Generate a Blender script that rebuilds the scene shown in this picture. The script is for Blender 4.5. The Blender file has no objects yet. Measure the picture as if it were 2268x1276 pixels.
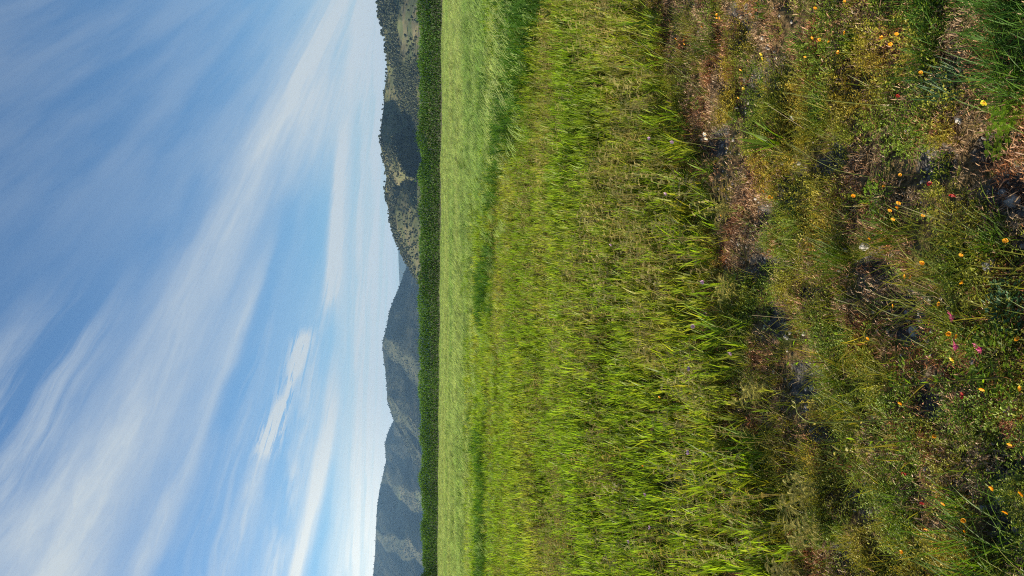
import bpy, math, random
import numpy as np
from mathutils import Vector, Matrix
rng = np.random.default_rng(7); random.seed(7)
R = math.radians
sc = bpy.context.scene
# ------------------------------------------------------------------ camera
EYE = 1.55
F = 1638.0
PITCH = math.atan(183 / F)
fw = np.array([0, math.cos(PITCH), -math.sin(PITCH)])
up = np.array([0, math.sin(PITCH), math.cos(PITCH)])
cam = bpy.data.cameras.new('camera'); co = bpy.data.objects.new('camera', cam); sc.collection.objects.link(co)
cam.sensor_width = 36; cam.sensor_fit = 'HORIZONTAL'; cam.lens = 36 * F / 2268
cam.clip_start = 0.05; cam.clip_end = 60000
co.matrix_world = Matrix(((-up[0], 1, -fw[0], 0), (-up[1], 0, -fw[1], 0), (-up[2], 0, -fw[2], EYE), (0, 0, 0, 1)))
sc.camera = co
sc.render.resolution_x, sc.render.resolution_y = 1024, 576
sc.cycles.max_bounces = 6; sc.cycles.diffuse_bounces = 3; sc.cycles.transmission_bounces = 3; sc.cycles.glossy_bounces = 2
sc.cycles.use_denoising = False; sc.cycles.filter_width = 1.1; sc.cycles.transparent_max_bounces = 6; sc.cycles.volume_bounces = 0
# ------------------------------------------------------------------ sun, sky, exposure
SUN_AZ, SUN_EL = R(-80), R(23)         # azimuth from the view direction (+Y) towards +X
S = Vector((math.sin(SUN_AZ) * math.cos(SUN_EL), math.cos(SUN_AZ) * math.cos(SUN_EL), math.sin(SUN_EL)))
sun = bpy.data.lights.new('sun', 'SUN'); so = bpy.data.objects.new('sun', sun); sc.collection.objects.link(so)
sun.energy = 5.0; sun.angle = R(0.6); sun.color = (1, 0.88, 0.67)
so.rotation_euler = S.to_track_quat('Z', 'Y').to_euler()
vs = sc.view_settings
sc.display_settings.display_device = 'sRGB'
vs.view_transform = 'Standard'; vs.look = 'None'; vs.exposure = 1.1; vs.gamma = 1; vs.use_curve_mapping = False

def new_tree(t):
    t.nodes.clear()
    return t
class NT:
    def __init__(s, tree): s.t = tree
    def n(s, typ, **kw):
        nd = s.t.nodes.new(typ)
        for k, v in kw.items(): setattr(nd, k, v)
        return nd
    def link(s, a, b): s.t.links.new(a, b)
    def put(s, sock, v):
        if hasattr(v, 'is_output'): s.t.links.new(v, sock)
        else: sock.default_value = v
    def m(s, op, a, b=None, c=None):
        nd = s.n('ShaderNodeMath', operation=op); s.put(nd.inputs[0], a)
        if b is not None: s.put(nd.inputs[1], b)
        if c is not None: s.put(nd.inputs[2], c)
        return nd.outputs[0]
    def ss(s, x, a, b, lo=0.0, hi=1.0):
        nd = s.n('ShaderNodeMapRange', interpolation_type='SMOOTHSTEP'); s.put(nd.inputs[0], x)
        if a > b: a, b, lo, hi = b, a, hi, lo
        nd.inputs[1].default_value = a; nd.inputs[2].default_value = b; nd.inputs[3].default_value = lo; nd.inputs[4].default_value = hi
        return nd.outputs[0]
    def gs(s, x, c, w):
        d = s.m('DIVIDE', s.m('SUBTRACT', x, c), w)
        return s.m('EXPONENT', s.m('MULTIPLY', s.m('MULTIPLY', d, d), -1.0))
    def mix(s, f, a, b, blend='MIX'):
        nd = s.n('ShaderNodeMix', data_type='RGBA', blend_type=blend); s.put(nd.inputs[0], f)
        for k, v in ((6, a), (7, b)):
            if not hasattr(v, 'is_output') and len(v) == 3: v = (*v, 1)
            s.put(nd.inputs[k], v)
        return nd.outputs[2]
    def noise(s, vec, scale, detail=4, rough=.55, dist=0.0, col=False):
        nd = s.n('ShaderNodeTexNoise'); 
        if vec is not None: s.put(nd.inputs['Vector'], vec)
        nd.inputs['Scale'].default_value = scale; nd.inputs['Detail'].default_value = detail
        nd.inputs['Roughness'].default_value = rough; nd.inputs['Distortion'].default_value = dist
        return nd.outputs['Color' if col else 'Fac']
    def xyz(s, x, y, z=0.0):
        nd = s.n('ShaderNodeCombineXYZ')
        for i, v in enumerate((x, y, z)): s.put(nd.inputs[i], v)
        return nd.outputs[0]

w = bpy.data.worlds.new('World'); sc.world = w; w.use_nodes = True
k = NT(new_tree(w.node_tree))
sky = k.n('ShaderNodeTexSky', sky_type='NISHITA', sun_disc=False, sun_elevation=SUN_EL, sun_rotation=SUN_AZ % (2 * math.pi))
sky.air_density = 1.0; sky.dust_density = 0.6; sky.ozone_density = 2.0
SKY = 0.0565
skyc = k.mix(1.0, sky.outputs[0], (SKY * 0.72, SKY * 1.0, SKY * 1.20), 'MULTIPLY')
tc = k.n('ShaderNodeTexCoord'); sp = k.n('ShaderNodeSeparateXYZ'); k.link(tc.outputs['Generated'], sp.inputs[0])
X, Y, Z = sp.outputs
zc = k.m('MAXIMUM', Z, 0.02)
U = k.m('DIVIDE', X, zc); V = k.m('DIVIDE', Y, zc)
A = k.m('DIVIDE', X, k.m('MAXIMUM', Y, 0.05))
s_ = k.m('MAXIMUM', k.m('SUBTRACT', V, k.m('MULTIPLY', U, 1.5)), 0.05)
L0 = k.m('LOGARITHM', s_, math.e)
wv = k.noise(k.xyz(k.m('MULTIPLY', L0, 2.2), k.m('MULTIPLY', A, 3.2), 3.1), 1.0, 3, .5)
L = k.m('ADD', L0, k.m('MULTIPLY', k.m('SUBTRACT', wv, .5), 0.30))
st = k.noise(k.xyz(k.m('MULTIPLY', L, 9.0), k.m('MULTIPLY', A, 3.0), 0.7), 1.0, 6, .6, .3)      # long streaks
fi = k.noise(k.xyz(k.m('MULTIPLY', L0, 30.0), k.m('MULTIPLY', A, 14.0), 1.3), 1.0, 6, .65, .6)  # fibres
bl = k.noise(k.xyz(k.m('MULTIPLY', L0, 5.0), k.m('MULTIPLY', A, 6.0), 5.0), 1.0, 4, .55)       # soft blotches
terms = []
def T(wgt, *fs):
    v = None
    for f in fs: v = f if v is None else k.m('MULTIPLY', v, f)
    terms.append(k.m('MULTIPLY', v, wgt))
stc = k.ss(st, .34, .66)
T(.62, k.gs(L, 1.23, .15), k.ss(st, .2, .62, .5, 1))
T(.11, k.ss(bl, .36, .62), k.ss(L, .8, 1.1))                                       # main band
T(.80, k.gs(L, 1.55, .36), k.ss(A, .07, .26), k.ss(bl, .25, .6, .5, 1))                      # right veil
T(.52, k.gs(L, 1.46, .055), k.ss(A, .14, -.04), k.ss(st, .25, .6, .5, 1))                      # second band
T(.66, k.ss(st, .38, .7), k.ss(L, 1.15, .85), k.ss(A, .06, -.16))                                          # upper left streaks
T(.16, k.ss(bl, .3, .65), k.ss(L, 1.15, .95), k.ss(A, -.1, .2))                                             # upper right veil
T(.55, k.gs(L, 1.12, .14), k.ss(A, -.10, -.30), k.ss(bl, .3, .6, .6, 1))                       # bright left patch
T(.35, k.ss(st, .45, .7), k.gs(L, 1.72, .16), k.ss(A, .05, -.15))                              # faint streaks under it
L2 = k.m('ADD', k.m('LOGARITHM', k.m('MAXIMUM', k.m('SUBTRACT', V, k.m('MULTIPLY', U, 2.2)), .05), math.e), k.m('MULTIPLY', k.m('SUBTRACT', bl, .5), .12))
T(1.5, k.gs(L2, 1.945, .062), k.m('MULTIPLY', k.ss(A, -.045, -.075), k.ss(A, -.235, -.19)), k.ss(fi, .42, .52), k.ss(bl, .32, .5, .35, 1))         # puffy streak
T(.40, k.gs(L2, 1.93, .05), k.ss(A, -.15, -.22), k.ss(fi, .3, .6, .5, 1))
L3 = k.m('ADD', L0, k.m('MULTIPLY', A, 1.0))
T(.50, k.gs(L3, 2.02, .045), k.ss(A, -.06, .03), k.ss(A, .25, .16), k.ss(fi, .3, .6, .4, 1))    # thin right streak
L4 = k.m('ADD', k.m('LOGARITHM', k.m('MAXIMUM', k.m('SUBTRACT', V, k.m('MULTIPLY', U, .35)), .05), math.e), k.m('MULTIPLY', k.m('SUBTRACT', bl, .5), .2))
T(.95, k.gs(L4, 2.10, .085), k.ss(A, -.08, .02), k.ss(A, .26, .15), k.ss(fi, .25, .55, .55, 1))  # right lens
T(1.15, k.gs(L, 2.22, .075), k.ss(A, .0, -.24), k.ss(fi, .2, .55, .7, 1))                        # bright left bank
T(.95, k.ss(L4, 2.0, 2.5), k.ss(k.noise(k.xyz(k.m('MULTIPLY', L4, 9.0), k.m('MULTIPLY', A, 1.6), 9.0), 1.0, 4, .55), .3, .6, .55, 1))
T(.55, k.gs(L, 2.02, .10), k.ss(A, .12, -.05), k.ss(fi, .3, .6, .4, 1), k.ss(bl, .35, .6, .2, 1))
D = terms[0]
for t in terms[1:]: D = k.m('ADD', D, t)
wp = k.noise(k.xyz(k.m('MULTIPLY', L0, 6.0), k.m('MULTIPLY', A, 5.0), 2.2), 1.0, 4, .6)
f2 = k.noise(k.xyz(k.m('ADD', k.m('MULTIPLY', L0, 26.0), k.m('MULTIPLY', wp, 5.0)), k.m('ADD', k.m('MULTIPLY', A, 7.0), k.m('MULTIPLY', wp, 3.0)), 8.3), 1.0, 8, .68)
D = k.m('MULTIPLY', D, k.ss(f2, .28, .70, .84, 1.10))
D = k.m('MINIMUM', D, .96)
D = k.m('MULTIPLY', D, k.ss(Z, .0, .03))
warm = k.m('MULTIPLY', k.ss(A, -.1, -.38), k.ss(Z, .3, .05))
ccol = k.mix(warm, (.278, .308, .325), (.50, .50, .455))
outc = k.mix(D, skyc, ccol)
bg = k.n('ShaderNodeBackground'); k.link(outc, bg.inputs[0]); bg.inputs[1].default_value = 1.0
wo = k.n('ShaderNodeOutputWorld'); k.link(bg.outputs[0], wo.inputs[0])
w.cycles.sampling_method = 'MANUAL'; w.cycles.sample_map_resolution = 512

# ------------------------------------------------------------------ helpers
COL = sc.collection
def ray(px, py): return fw - up * ((px - 1134) / F) + np.array([1, 0, 0]) * ((638 - py) / F)
def vnoise(x, y, seed=0):
    x = np.asarray(x, float); y = np.asarray(y, float)
    xi = np.floor(x).astype(np.int64); yi = np.floor(y).astype(np.int64); fx = x - xi; fy = y - yi
    fx = fx * fx * (3 - 2 * fx); fy = fy * fy * (3 - 2 * fy)
    def h(a, b):
        v = (a * 374761393 + b * 668265263 + seed * 974634341) & 0xFFFFFFFF
        v = ((v ^ (v >> 13)) * 1274126177) & 0xFFFFFFFF
        v = ((v ^ (v >> 16)) * 2246822519) & 0xFFFFFFFF
        return (v & 0xFFFF) / 65535.0
    return (h(xi, yi) * (1 - fx) + h(xi + 1, yi) * fx) * (1 - fy) + (h(xi, yi + 1) * (1 - fx) + h(xi + 1, yi + 1) * fx) * fy
def fbm(x, y, sc_=1.0, o=4, seed=0):
    v = 0; a = .5; n = 0
    for i in range(o):
        v = v + a * vnoise(np.asarray(x) * sc_ * 2 ** i + 17.3 * i, np.asarray(y) * sc_ * 2 ** i - 9.1 * i, seed + i); n += a; a *= .5
    return v / n
def sst(x, a, b):
    t = np.clip((np.asarray(x, float) - a) / (b - a), 0, 1); return t * t * (3 - 2 * t)
def flat(px, py, z=0.0):
    d = ray(px, py); t = (z - EYE) / d[2]; return np.array([d[0] * t, d[1] * t])
# hollows of bare grey soil in the near bank (centre and radii)
PITS = []
for (cx, cy, rx, ry) in [(1848, 360, 40, 26), (1935, 600, 52, 42), (2070, 360, 44, 30), (2225, 425, 45, 40), (1985, 678, 52, 26), (1995, 725, 36, 20),
                         (1782, 850, 30, 42), (2072, 885, 28, 32), (1955, 1246, 24, 28), (1892, 1095, 44, 38), (2240, 1010, 34, 60), (2235, 1180, 36, 60),
                         (1640, 60, 40, 50), (1660, 190, 30, 50), (1905, 180, 20, 20), (1690, 590, 35, 40), (1575, 320, 30, 26), (1720, 700, 40, 30), (2150, 560, 18, 14), (2255, 560, 30, 60),
                         (2110, 830, 22, 26), (1800, 640, 35, 22), (1760, 290, 22, 28), (2190, 330, 40, 26), (1830, 960, 30, 24), (1870, 1240, 30, 30), (1760, 420, 28, 40), (1700, 480, 24, 30)]:
    c = flat(cx, cy); a = flat(cx + rx, cy); b = flat(cx, cy - ry)
    PITS.append((c[0], c[1], abs(b[0] - c[0]) + .01, abs(a[1] - c[1]) + .01))
def pit(x, y):
    v = np.zeros(np.shape(x))
    for cx, cy, rx, ry in PITS:
        v = np.maximum(v, np.exp(-(((x - cx) / rx) ** 2 + ((y - cy) / ry) ** 2) * .9))
    return v
def edge(x):        # front edge of the wheat
    return np.interp(x, [-6, -1.2, 0, 1.8, 5], [2.6, 3.05, 3.65, 5.0, 7.3])
def tall_edge(x):   # where the taller wheat in ear begins
    return np.interp(x, [-30, -7, -.6, 1.6, 2.3, 3.6, 30], [22, 18.4, 17.2, 16, 12.5, 8.9, 8.0])
def gz(x, y):
    x = np.asarray(x, float); y = np.asarray(y, float)
    near = 1 - sst(y - edge(x), .2, 1.2)
    h = (fbm(x, y, 2.2, 3, 3) - .5) * .10 + (fbm(x, y, 9, 3, 5) - .5) * .055 + np.abs(fbm(x, y, 16, 2, 8) - .5) * .03
    return h * (.25 + .75 * near) - .060 * pit(x, y) * near
def gpt(px, py):
    z = 0.0
    for _ in range(4):
        p = flat(px, py, z); z = float(gz(p[0], p[1]))
    return np.array([p[0], p[1], z])
def lift(px, py, Yd):     # the point of a pixel's line of sight at forward distance Yd
    d = ray(px, py); t = Yd / d[1]; return np.array([d[0] * t, Yd, EYE + d[2] * t])

def np_mesh(name, v, f, attrs=None, smooth=True, mats=(), mi=None):
    me = bpy.data.meshes.new(name)
    v = np.asarray(v, np.float32); f = np.asarray(f, np.int32); n = f.shape[1]
    me.vertices.add(len(v)); me.vertices.foreach_set('co', v.ravel())
    me.loops.add(f.size); me.loops.foreach_set('vertex_index', f.ravel())
    me.polygons.add(len(f)); me.polygons.foreach_set('loop_start', np.arange(0, f.size, n, dtype=np.int32))
    if smooth: me.polygons.foreach_set('use_smooth', np.ones(len(f), bool))
    for m in mats: me.materials.append(m)
    if mi is not None: me.polygons.foreach_set('material_index', np.asarray(mi, np.int32))
    for an, av in (attrs or {}).items():
        a = me.attributes.new(an, 'FLOAT', 'POINT'); a.data.foreach_set('value', np.asarray(av, np.float32))
    me.update(calc_edges=True); me.validate()
    return me
class MB:           # collects strips, leaves, tubes and lumps, and links them as ONE mesh
    def __init__(s): s.v = []; s.f = []; s.k = []; s.m = []; s.n = 0
    def strip(s, pts, wid, side, k0=0., k1=1., mat=0):
        pts = np.asarray(pts, float); n = len(pts); wid = np.broadcast_to(np.asarray(wid, float), (n,))
        side = np.asarray(side, float)
        if side.ndim == 1: side = np.tile(side, (n, 1))
        a = pts - side * wid[:, None] * .5; b = pts + side * wid[:, None] * .5
        s.v += [*a, *b]; kk = list(np.linspace(k0, k1, n)); s.k += kk + kk
        for i in range(n - 1):
            s.f.append((s.n + i, s.n + n + i, s.n + n + i + 1, s.n + i + 1)); s.m.append(mat)
        s.n += 2 * n
    def blade(s, p, az, length, width, lean, curl, seg=4, k0=0., k1=1., mat=0, wind=(0, 0)):
        # a tapering leaf that starts `lean` off the vertical and bends by `curl` more
        d = np.array([math.cos(az), math.sin(az), 0]); pts = [np.array(p, float)]
        for i in range(seg):
            an = lean + curl * (i + .5) / seg
            q = (i + .7) / seg
            stp = d * math.sin(an) + np.array([wind[0] * q, wind[1] * q, math.cos(an)])
            pts.append(pts[-1] + stp / np.linalg.norm(stp) * length / seg)
        t = np.linspace(0, 1, seg + 1)
        wd = width * np.clip(np.minimum(.55 + 1.6 * t, 1.9 * (1 - t) ** .75 + .05), .04, 1)
        s.strip(pts, wd, np.array([-math.sin(az), math.cos(az), 0]), k0, k1, mat)
        return pts
    def tube(s, pts, r0, r1, sides=5, k0=0., k1=1., mat=0):
        pts = np.asarray(pts, float); n = len(pts)
        for i in range(n):
            t = pts[min(i + 1, n - 1)] - pts[max(i - 1, 0)]; t = t / (np.linalg.norm(t) + 1e-9)
            a = np.cross(t, [.31, .9, .2]); a /= np.linalg.norm(a); b = np.cross(t, a); q = i / (n - 1); r = r0 + (r1 - r0) * q
            for j in range(sides):
                th = 2 * math.pi * j / sides; s.v.append(pts[i] + r * (a * math.cos(th) + b * math.sin(th))); s.k.append(k0 + (k1 - k0) * q)
        for i in range(n - 1):
            for j in range(sides):
                j2 = (j + 1) % sides; o = s.n
                s.f.append((o + i * sides + j, o + i * sides + j2, o + (i + 1) * sides + j2, o + (i + 1) * sides + j)); s.m.append(mat)
        s.n += n * sides
    def leaf(s, p, d, nrm, length, width, kk=.5, mat=0, fold=.25):
        # a small pointed leaf of four faces folded along its middle
        d = np.asarray(d, float); d = d / np.linalg.norm(d); sd = np.cross(d, nrm); sd /= np.linalg.norm(sd) + 1e-9; nn = np.cross(sd, d)
        p = np.asarray(p, float); o = s.n
        P = [p, p + d * length * .45 + sd * width * .5 + nn * width * fold, p + d * length, p + d * length * .45 - sd * width * .5 + nn * width * fold, p + d * length * .5]
        s.v += P; s.k += [kk * .7, kk, min(1, kk * 1.2), kk, kk * .85]
        for f in ((0, 1, 4, 4), (1, 2, 4, 4), (2, 3, 4, 4), (3, 0, 4, 4)): s.f.append((o + f[0], o + f[1], o + f[2])); s.m.append(mat)
        s.n += 5
    def lump(s, c, r, seed=0, sub=1, rough=.3, sq=(1, 1, 1), kk=.5, mat=0):
        V_, F_ = ico(sub); c = np.asarray(c, float); o = s.n
        rr = np.array([1 + rough * (2 * float(vnoise(q[0] * 1.7 + seed * 3.1 + q[2], q[1] * 1.7 - seed + 2 * q[2], seed)) - 1) for q in V_])
        s.v += [c + V_[i] * rr[i] * r * np.array(sq) for i in range(len(V_))]; s.k += [kk] * len(V_)
        for f in F_: s.f.append(tuple(o + i for i in f)); s.m.append(mat)
        s.n += len(V_)
    def mesh(s, name, mats, smooth=True):
        me = bpy.data.meshes.new(name); me.from_pydata([tuple(map(float, q)) for q in s.v], [], s.f)
        for m in mats: me.materials.append(m)
        me.polygons.foreach_set('material_index', np.asarray(s.m, np.int32))
        if smooth: me.polygons.foreach_set('use_smooth', np.ones(len(s.f), bool))
        a = me.attributes.new('k', 'FLOAT', 'POINT'); a.data.foreach_set('value', np.asarray(s.k, np.float32))
        return me
    def build(s, name, mats, parent=None, smooth=True):
        o = bpy.data.objects.new(name, s.mesh(name, mats if isinstance(mats, (list, tuple)) else [mats], smooth)); COL.objects.link(o)
        if parent is not None: o.parent = parent
        return o
_ico = {}
def ico(sub):
    if sub in _ico: return _ico[sub]
    import bmesh
    bm = bmesh.new(); bmesh.ops.create_icosphere(bm, subdivisions=sub, radius=1)
    bm.verts.ensure_lookup_table()
    _ico[sub] = (np.array([v.co[:] for v in bm.verts]), [tuple(v.index for v in f.verts) for f in bm.faces]); bm.free()
    return _ico[sub]
def tag(o, label=None, cat=None, group=None, kind=None):
    for a, b in (('label', label), ('category', cat), ('group', group), ('kind', kind)):
        if b: o[a] = b
    return o
def empty(name, loc, rz=0.0):
    o = bpy.data.objects.new(name, None); COL.objects.link(o); o.location = [float(q) for q in loc]; o.rotation_euler = (0, 0, rz); o.empty_display_size = .05
    return o
def copy_tree(o, parent=None):
    c = o.copy(); COL.objects.link(c); c.parent = parent
    for ch in list(o.children): copy_tree(ch, c)
    return c
def link_mesh(name, me, kind=None):
    o = bpy.data.objects.new(name, me); COL.objects.link(o)
    if kind: o['kind'] = kind
    return o

# ------------------------------------------------------------------ materials
def leaf_mat(name, base, tip, alt=None, trans=.45, tcol=None, gloss=.022, vary=.35, rough=.5):
    m = bpy.data.materials.new(name); m.use_nodes = True; q = NT(new_tree(m.node_tree))
    at = q.n('ShaderNodeAttribute', attribute_name='k'); ti = q.n('ShaderNodeAttribute', attribute_type='INSTANCER', attribute_name='tint')
    oi = q.n('ShaderNodeObjectInfo')
    c = q.mix(at.outputs['Fac'], base, tip)
    if alt: c = q.mix(ti.outputs['Fac'], c, alt)
    v = q.m('ADD', q.m('MULTIPLY', q.m('SUBTRACT', oi.outputs['Random'], .5), 2 * vary), 1.0)
    c = q.mix(1.0, c, q.xyz(v, v, v), 'MULTIPLY')
    df = q.n('ShaderNodeBsdfDiffuse'); q.link(c, df.inputs[0])
    tr = q.n('ShaderNodeBsdfTranslucent'); q.link(q.mix(1.0, c, tcol or (1.7, 1.6, .8), 'MULTIPLY'), tr.inputs[0])
    mx = q.n('ShaderNodeMixShader'); mx.inputs[0].default_value = trans; q.link(df.outputs[0], mx.inputs[1]); q.link(tr.outputs[0], mx.inputs[2])
    gl = q.n('ShaderNodeBsdfGlossy'); gl.inputs[0].default_value = (1, 1, 1, 1); gl.inputs[1].default_value = rough
    m2 = q.n('ShaderNodeMixShader'); m2.inputs[0].default_value = gloss; q.link(mx.outputs[0], m2.inputs[1]); q.link(gl.outputs[0], m2.inputs[2])
    o = q.n('ShaderNodeOutputMaterial'); q.link(m2.outputs[0], o.inputs[0])
    return m
def plain(name, cols, scale=20., rough=.9, bump=.0, detail=5, spec=.2, lo=.35, hi=.65):
    m = bpy.data.materials.new(name); m.use_nodes = True; q = NT(new_tree(m.node_tree))
    tcn = q.n('ShaderNodeTexCoord'); f = q.noise(tcn.outputs['Object'], scale, detail, .6)
    c = q.mix(q.ss(f, lo, hi), cols[0], cols[1])
    if len(cols) > 2: c = q.mix(q.ss(q.noise(tcn.outputs['Object'], scale * .23, 4, .6), .45, .62), c, cols[2])
    p = q.n('ShaderNodeBsdfPrincipled'); q.link(c, p.inputs['Base Color']); p.inputs['Roughness'].default_value = rough; p.inputs['Specular IOR Level'].default_value = spec
    if bump:
        b = q.n('ShaderNodeBump'); b.inputs['Strength'].default_value = bump; b.inputs['Distance'].default_value = .01; q.link(q.noise(tcn.outputs['Object'], scale * 2.5, 4, .6), b.inputs['Height']); q.link(b.outputs[0], p.inputs['Normal'])
    o = q.n('ShaderNodeOutputMaterial'); q.link(p.outputs[0], o.inputs[0])
    return m

M = dict(
    wheat=leaf_mat('wheat_leaf', (.125, .105, .018), (.185, .285, .022), alt=(.31, .295, .06), trans=.48, tcol=(1.45, 1.6, .7), gloss=.012),
    wheat_dark=leaf_mat('dark_wheat_leaf', (.06, .11, .012), (.10, .225, .018), alt=(.16, .26, .045), gloss=.015),
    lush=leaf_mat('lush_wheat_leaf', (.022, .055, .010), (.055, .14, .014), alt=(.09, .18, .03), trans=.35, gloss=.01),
    ear=leaf_mat('wheat_ear', (.20, .31, .07), (.36, .47, .17), alt=(.44, .50, .21), trans=.4, tcol=(1.3, 1.3, .9)),
    stem=leaf_mat('stem', (.11, .13, .03), (.20, .23, .06), trans=.2),
    weed=leaf_mat('weed_top', (.17, .16, .04), (.44, .40, .15), alt=(.38, .28, .09), trans=.35, tcol=(1.3, 1.2, .7)),
    fern=leaf_mat('vetch_leaf', (.20, .18, .03), (.46, .40, .09), trans=.35, tcol=(1.3, 1.25, .7)),
    grass=leaf_mat('fine_grass', (.11, .10, .02), (.10, .18, .010), alt=(.24, .20, .03), gloss=.012),
    tuft=leaf_mat('tuft_grass', (.08, .10, .015), (.085, .19, .010), gloss=.012),
    moss=leaf_mat('low_weed', (.07, .11, .012), (.19, .27, .018), alt=(.37, .27, .03), trans=.3),
    broad=leaf_mat('broad_leaf', (.08, .13, .012), (.19, .32, .015), alt=(.36, .30, .04), trans=.5, gloss=.012),
    dark=leaf_mat('dark_leaf', (.02, .05, .02), (.04, .10, .035), trans=.3),
    dry=leaf_mat('dry_moss', (.13, .07, .035), (.52, .37, .21), alt=(.33, .13, .05), trans=.2, tcol=(1.2, 1.05, .8), vary=.5, gloss=.03),
    straw=leaf_mat('straw', (.23, .17, .09), (.36, .29, .17), trans=.15, tcol=(1.2, 1.1, .8)),
    redstem=leaf_mat('red_stem', (.20, .07, .05), (.22, .20, .07), trans=.15),
    orange=leaf_mat('orange_petal', (.75, .30, .01), (.85, .42, .015), trans=.35, tcol=(1.2, 1.1, .8), gloss=.02, vary=.08),
    yellow=leaf_mat('yellow_petal', (.62, .48, .02), (.70, .60, .03), trans=.35, tcol=(1.2, 1.1, .8), gloss=.02, vary=.08),
    pink=leaf_mat('pink_petal', (.45, .05, .17), (.62, .12, .28), trans=.35, tcol=(1.2, 1, 1), gloss=.02, vary=.08),
    purple=leaf_mat('mauve_petal', (.30, .17, .28), (.48, .33, .42), trans=.3, tcol=(1.1, 1, 1.1), gloss=.02, vary=.1),
    white=leaf_mat('white_petal', (.7, .72, .6), (.82, .84, .78), trans=.3, tcol=(1.1, 1.1, 1), gloss=.02, vary=.05),
    red=leaf_mat('red_petal', (.26, .012, .015), (.34, .025, .02), trans=.3, tcol=(1.2, .9, .9), gloss=.02, vary=.1),
    centre=plain('flower_centre', [(.35, .16, .01), (.55, .28, .02)], 300),
    stone=plain('pale_stone', [(.32, .30, .27), (.48, .46, .42), (.22, .20, .17)], 60, .85, .5),
    greystone=plain('grey_stone', [(.16, .155, .15), (.30, .29, .28), (.12, .11, .10)], 60, .85, .5),
    pebble=plain('pebble', [(.17, .16, .15), (.50, .47, .43), (.24, .20, .16)], 90, .85),
    hedge_leaf=leaf_mat('hedge_leaf', (.032, .08, .014), (.11, .23, .04), alt=(.07, .12, .03), trans=.35, vary=.1, gloss=.008),
    bark=plain('bark', [(.09, .07, .05), (.16, .13, .10)], 8, .9),
)
# soil of the near bank and of the field
def soil_mat():
    m = bpy.data.materials.new('soil'); m.use_nodes = True; q = NT(new_tree(m.node_tree))
    g = q.n('ShaderNodeNewGeometry'); P = g.outputs['Position']
    n1 = q.noise(P, 3.0, 5, .6); n2 = q.noise(P, 40.0, 5, .65); n3 = q.noise(P, 140.0, 3, .6)
    at = q.n('ShaderNodeAttribute', attribute_name='bare')
    soil = q.mix(q.ss(n2, .3, .7), (.035, .032, .030), (.13, .12, .11))
    soil = q.mix(q.ss(n3, .60, .70), soil, (.42, .40, .36))
    moss = q.mix(q.ss(n2, .35, .62), (.05, .035, .018), (.18, .125, .06))
    moss = q.mix(q.ss(n1, .5, .62), moss, (.09, .095, .02))
    f = q.m('ADD', at.outputs['Fac'], q.m('MULTIPLY', q.m('SUBTRACT', n2, .5), .7))
    c = q.mix(q.ss(f, .35, .6), moss, soil)
    p = q.n('ShaderNodeBsdfPrincipled'); q.link(c, p.inputs['Base Color']); p.inputs['Roughness'].default_value = .95; p.inputs['Specular IOR Level'].default_value = .1
    b = q.n('ShaderNodeBump'); b.inputs['Strength'].default_value = .9; b.inputs['Distance'].default_value = .012
    q.link(q.m('ADD', n2, q.m('MULTIPLY', n3, .6)), b.inputs['Height']); q.link(b.outputs[0], p.inputs['Normal'])
    o = q.n('ShaderNodeOutputMaterial'); q.link(p.outputs[0], o.inputs[0])
    return m
M['soil'] = soil_mat()
M['far_ground'] = plain('field_soil', [(.05, .045, .02), (.09, .085, .03), (.07, .08, .025)], .8, .95)
def hill_mat(name, a, b, c, sc1, sc2):
    m = bpy.data.materials.new(name); m.use_nodes = True; q = NT(new_tree(m.node_tree))
    g = q.n('ShaderNodeNewGeometry'); P = g.outputs['Position']
    n1 = q.noise(P, sc1, 5, .6); n2 = q.noise(P, sc2, 5, .65)
    at = q.n('ShaderNodeAttribute', attribute_name='meadow_lit')
    col = q.mix(q.ss(n1, .42, .6), a, b); col = q.mix(q.ss(n2, .45, .6), col, c)
    col = q.mix(at.outputs['Fac'], col, q.mix(q.ss(n1, .4, .6), (.095, .115, .05), (.15, .135, .075)))  # meadow colour; on the left hills it paints sunlit patches
    p = q.n('ShaderNodeBsdfPrincipled'); q.link(col, p.inputs['Base Color']); p.inputs['Roughness'].default_value = 1; p.inputs['Specular IOR Level'].default_value = .05
    o = q.n('ShaderNodeOutputMaterial'); q.link(p.outputs[0], o.inputs[0])
    return m
M['hill_near'] = hill_mat('near_hill_ground', (.085, .092, .04), (.125, .112, .06), (.06, .072, .03), .02, .09)
M['hill_mid'] = hill_mat('far_hill_ground', (.040, .047, .026), (.075, .074, .042), (.030, .036, .02), .008, .04)
M['oak'] = leaf_mat('oak_leaf', (.022, .030, .016), (.06, .07, .035), trans=.15, vary=.4, gloss=.01)

# ------------------------------------------------------------------ ground
def grid(x0, x1, nx, y0, y1, ny):
    xs = np.linspace(x0, x1, nx); ys = np.linspace(y0, y1, ny); gx, gy = np.meshgrid(xs, ys)
    i = np.arange((ny - 1) * (nx - 1)); r_, c_ = i // (nx - 1), i % (nx - 1); a = r_ * nx + c_
    return gx.ravel(), gy.ravel(), np.stack([a, a + 1, a + nx + 1, a + nx], 1)
gx, gy, gf = grid(-2.6, 3.2, 560, .7, 6.2, 530)
gzv = gz(gx, gy) + (fbm(gx, gy, 45, 2, 21) - .5) * .016
bare = np.clip(pit(gx, gy) * 1.1 + (fbm(gx, gy, 5, 3, 11) - .45) * 1.1, 0, 1)
link_mesh('soil_bank', np_mesh('soil_bank', np.stack([gx, gy, gzv], 1), gf, {'bare': bare}, mats=[M['soil']]), 'structure')
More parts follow.
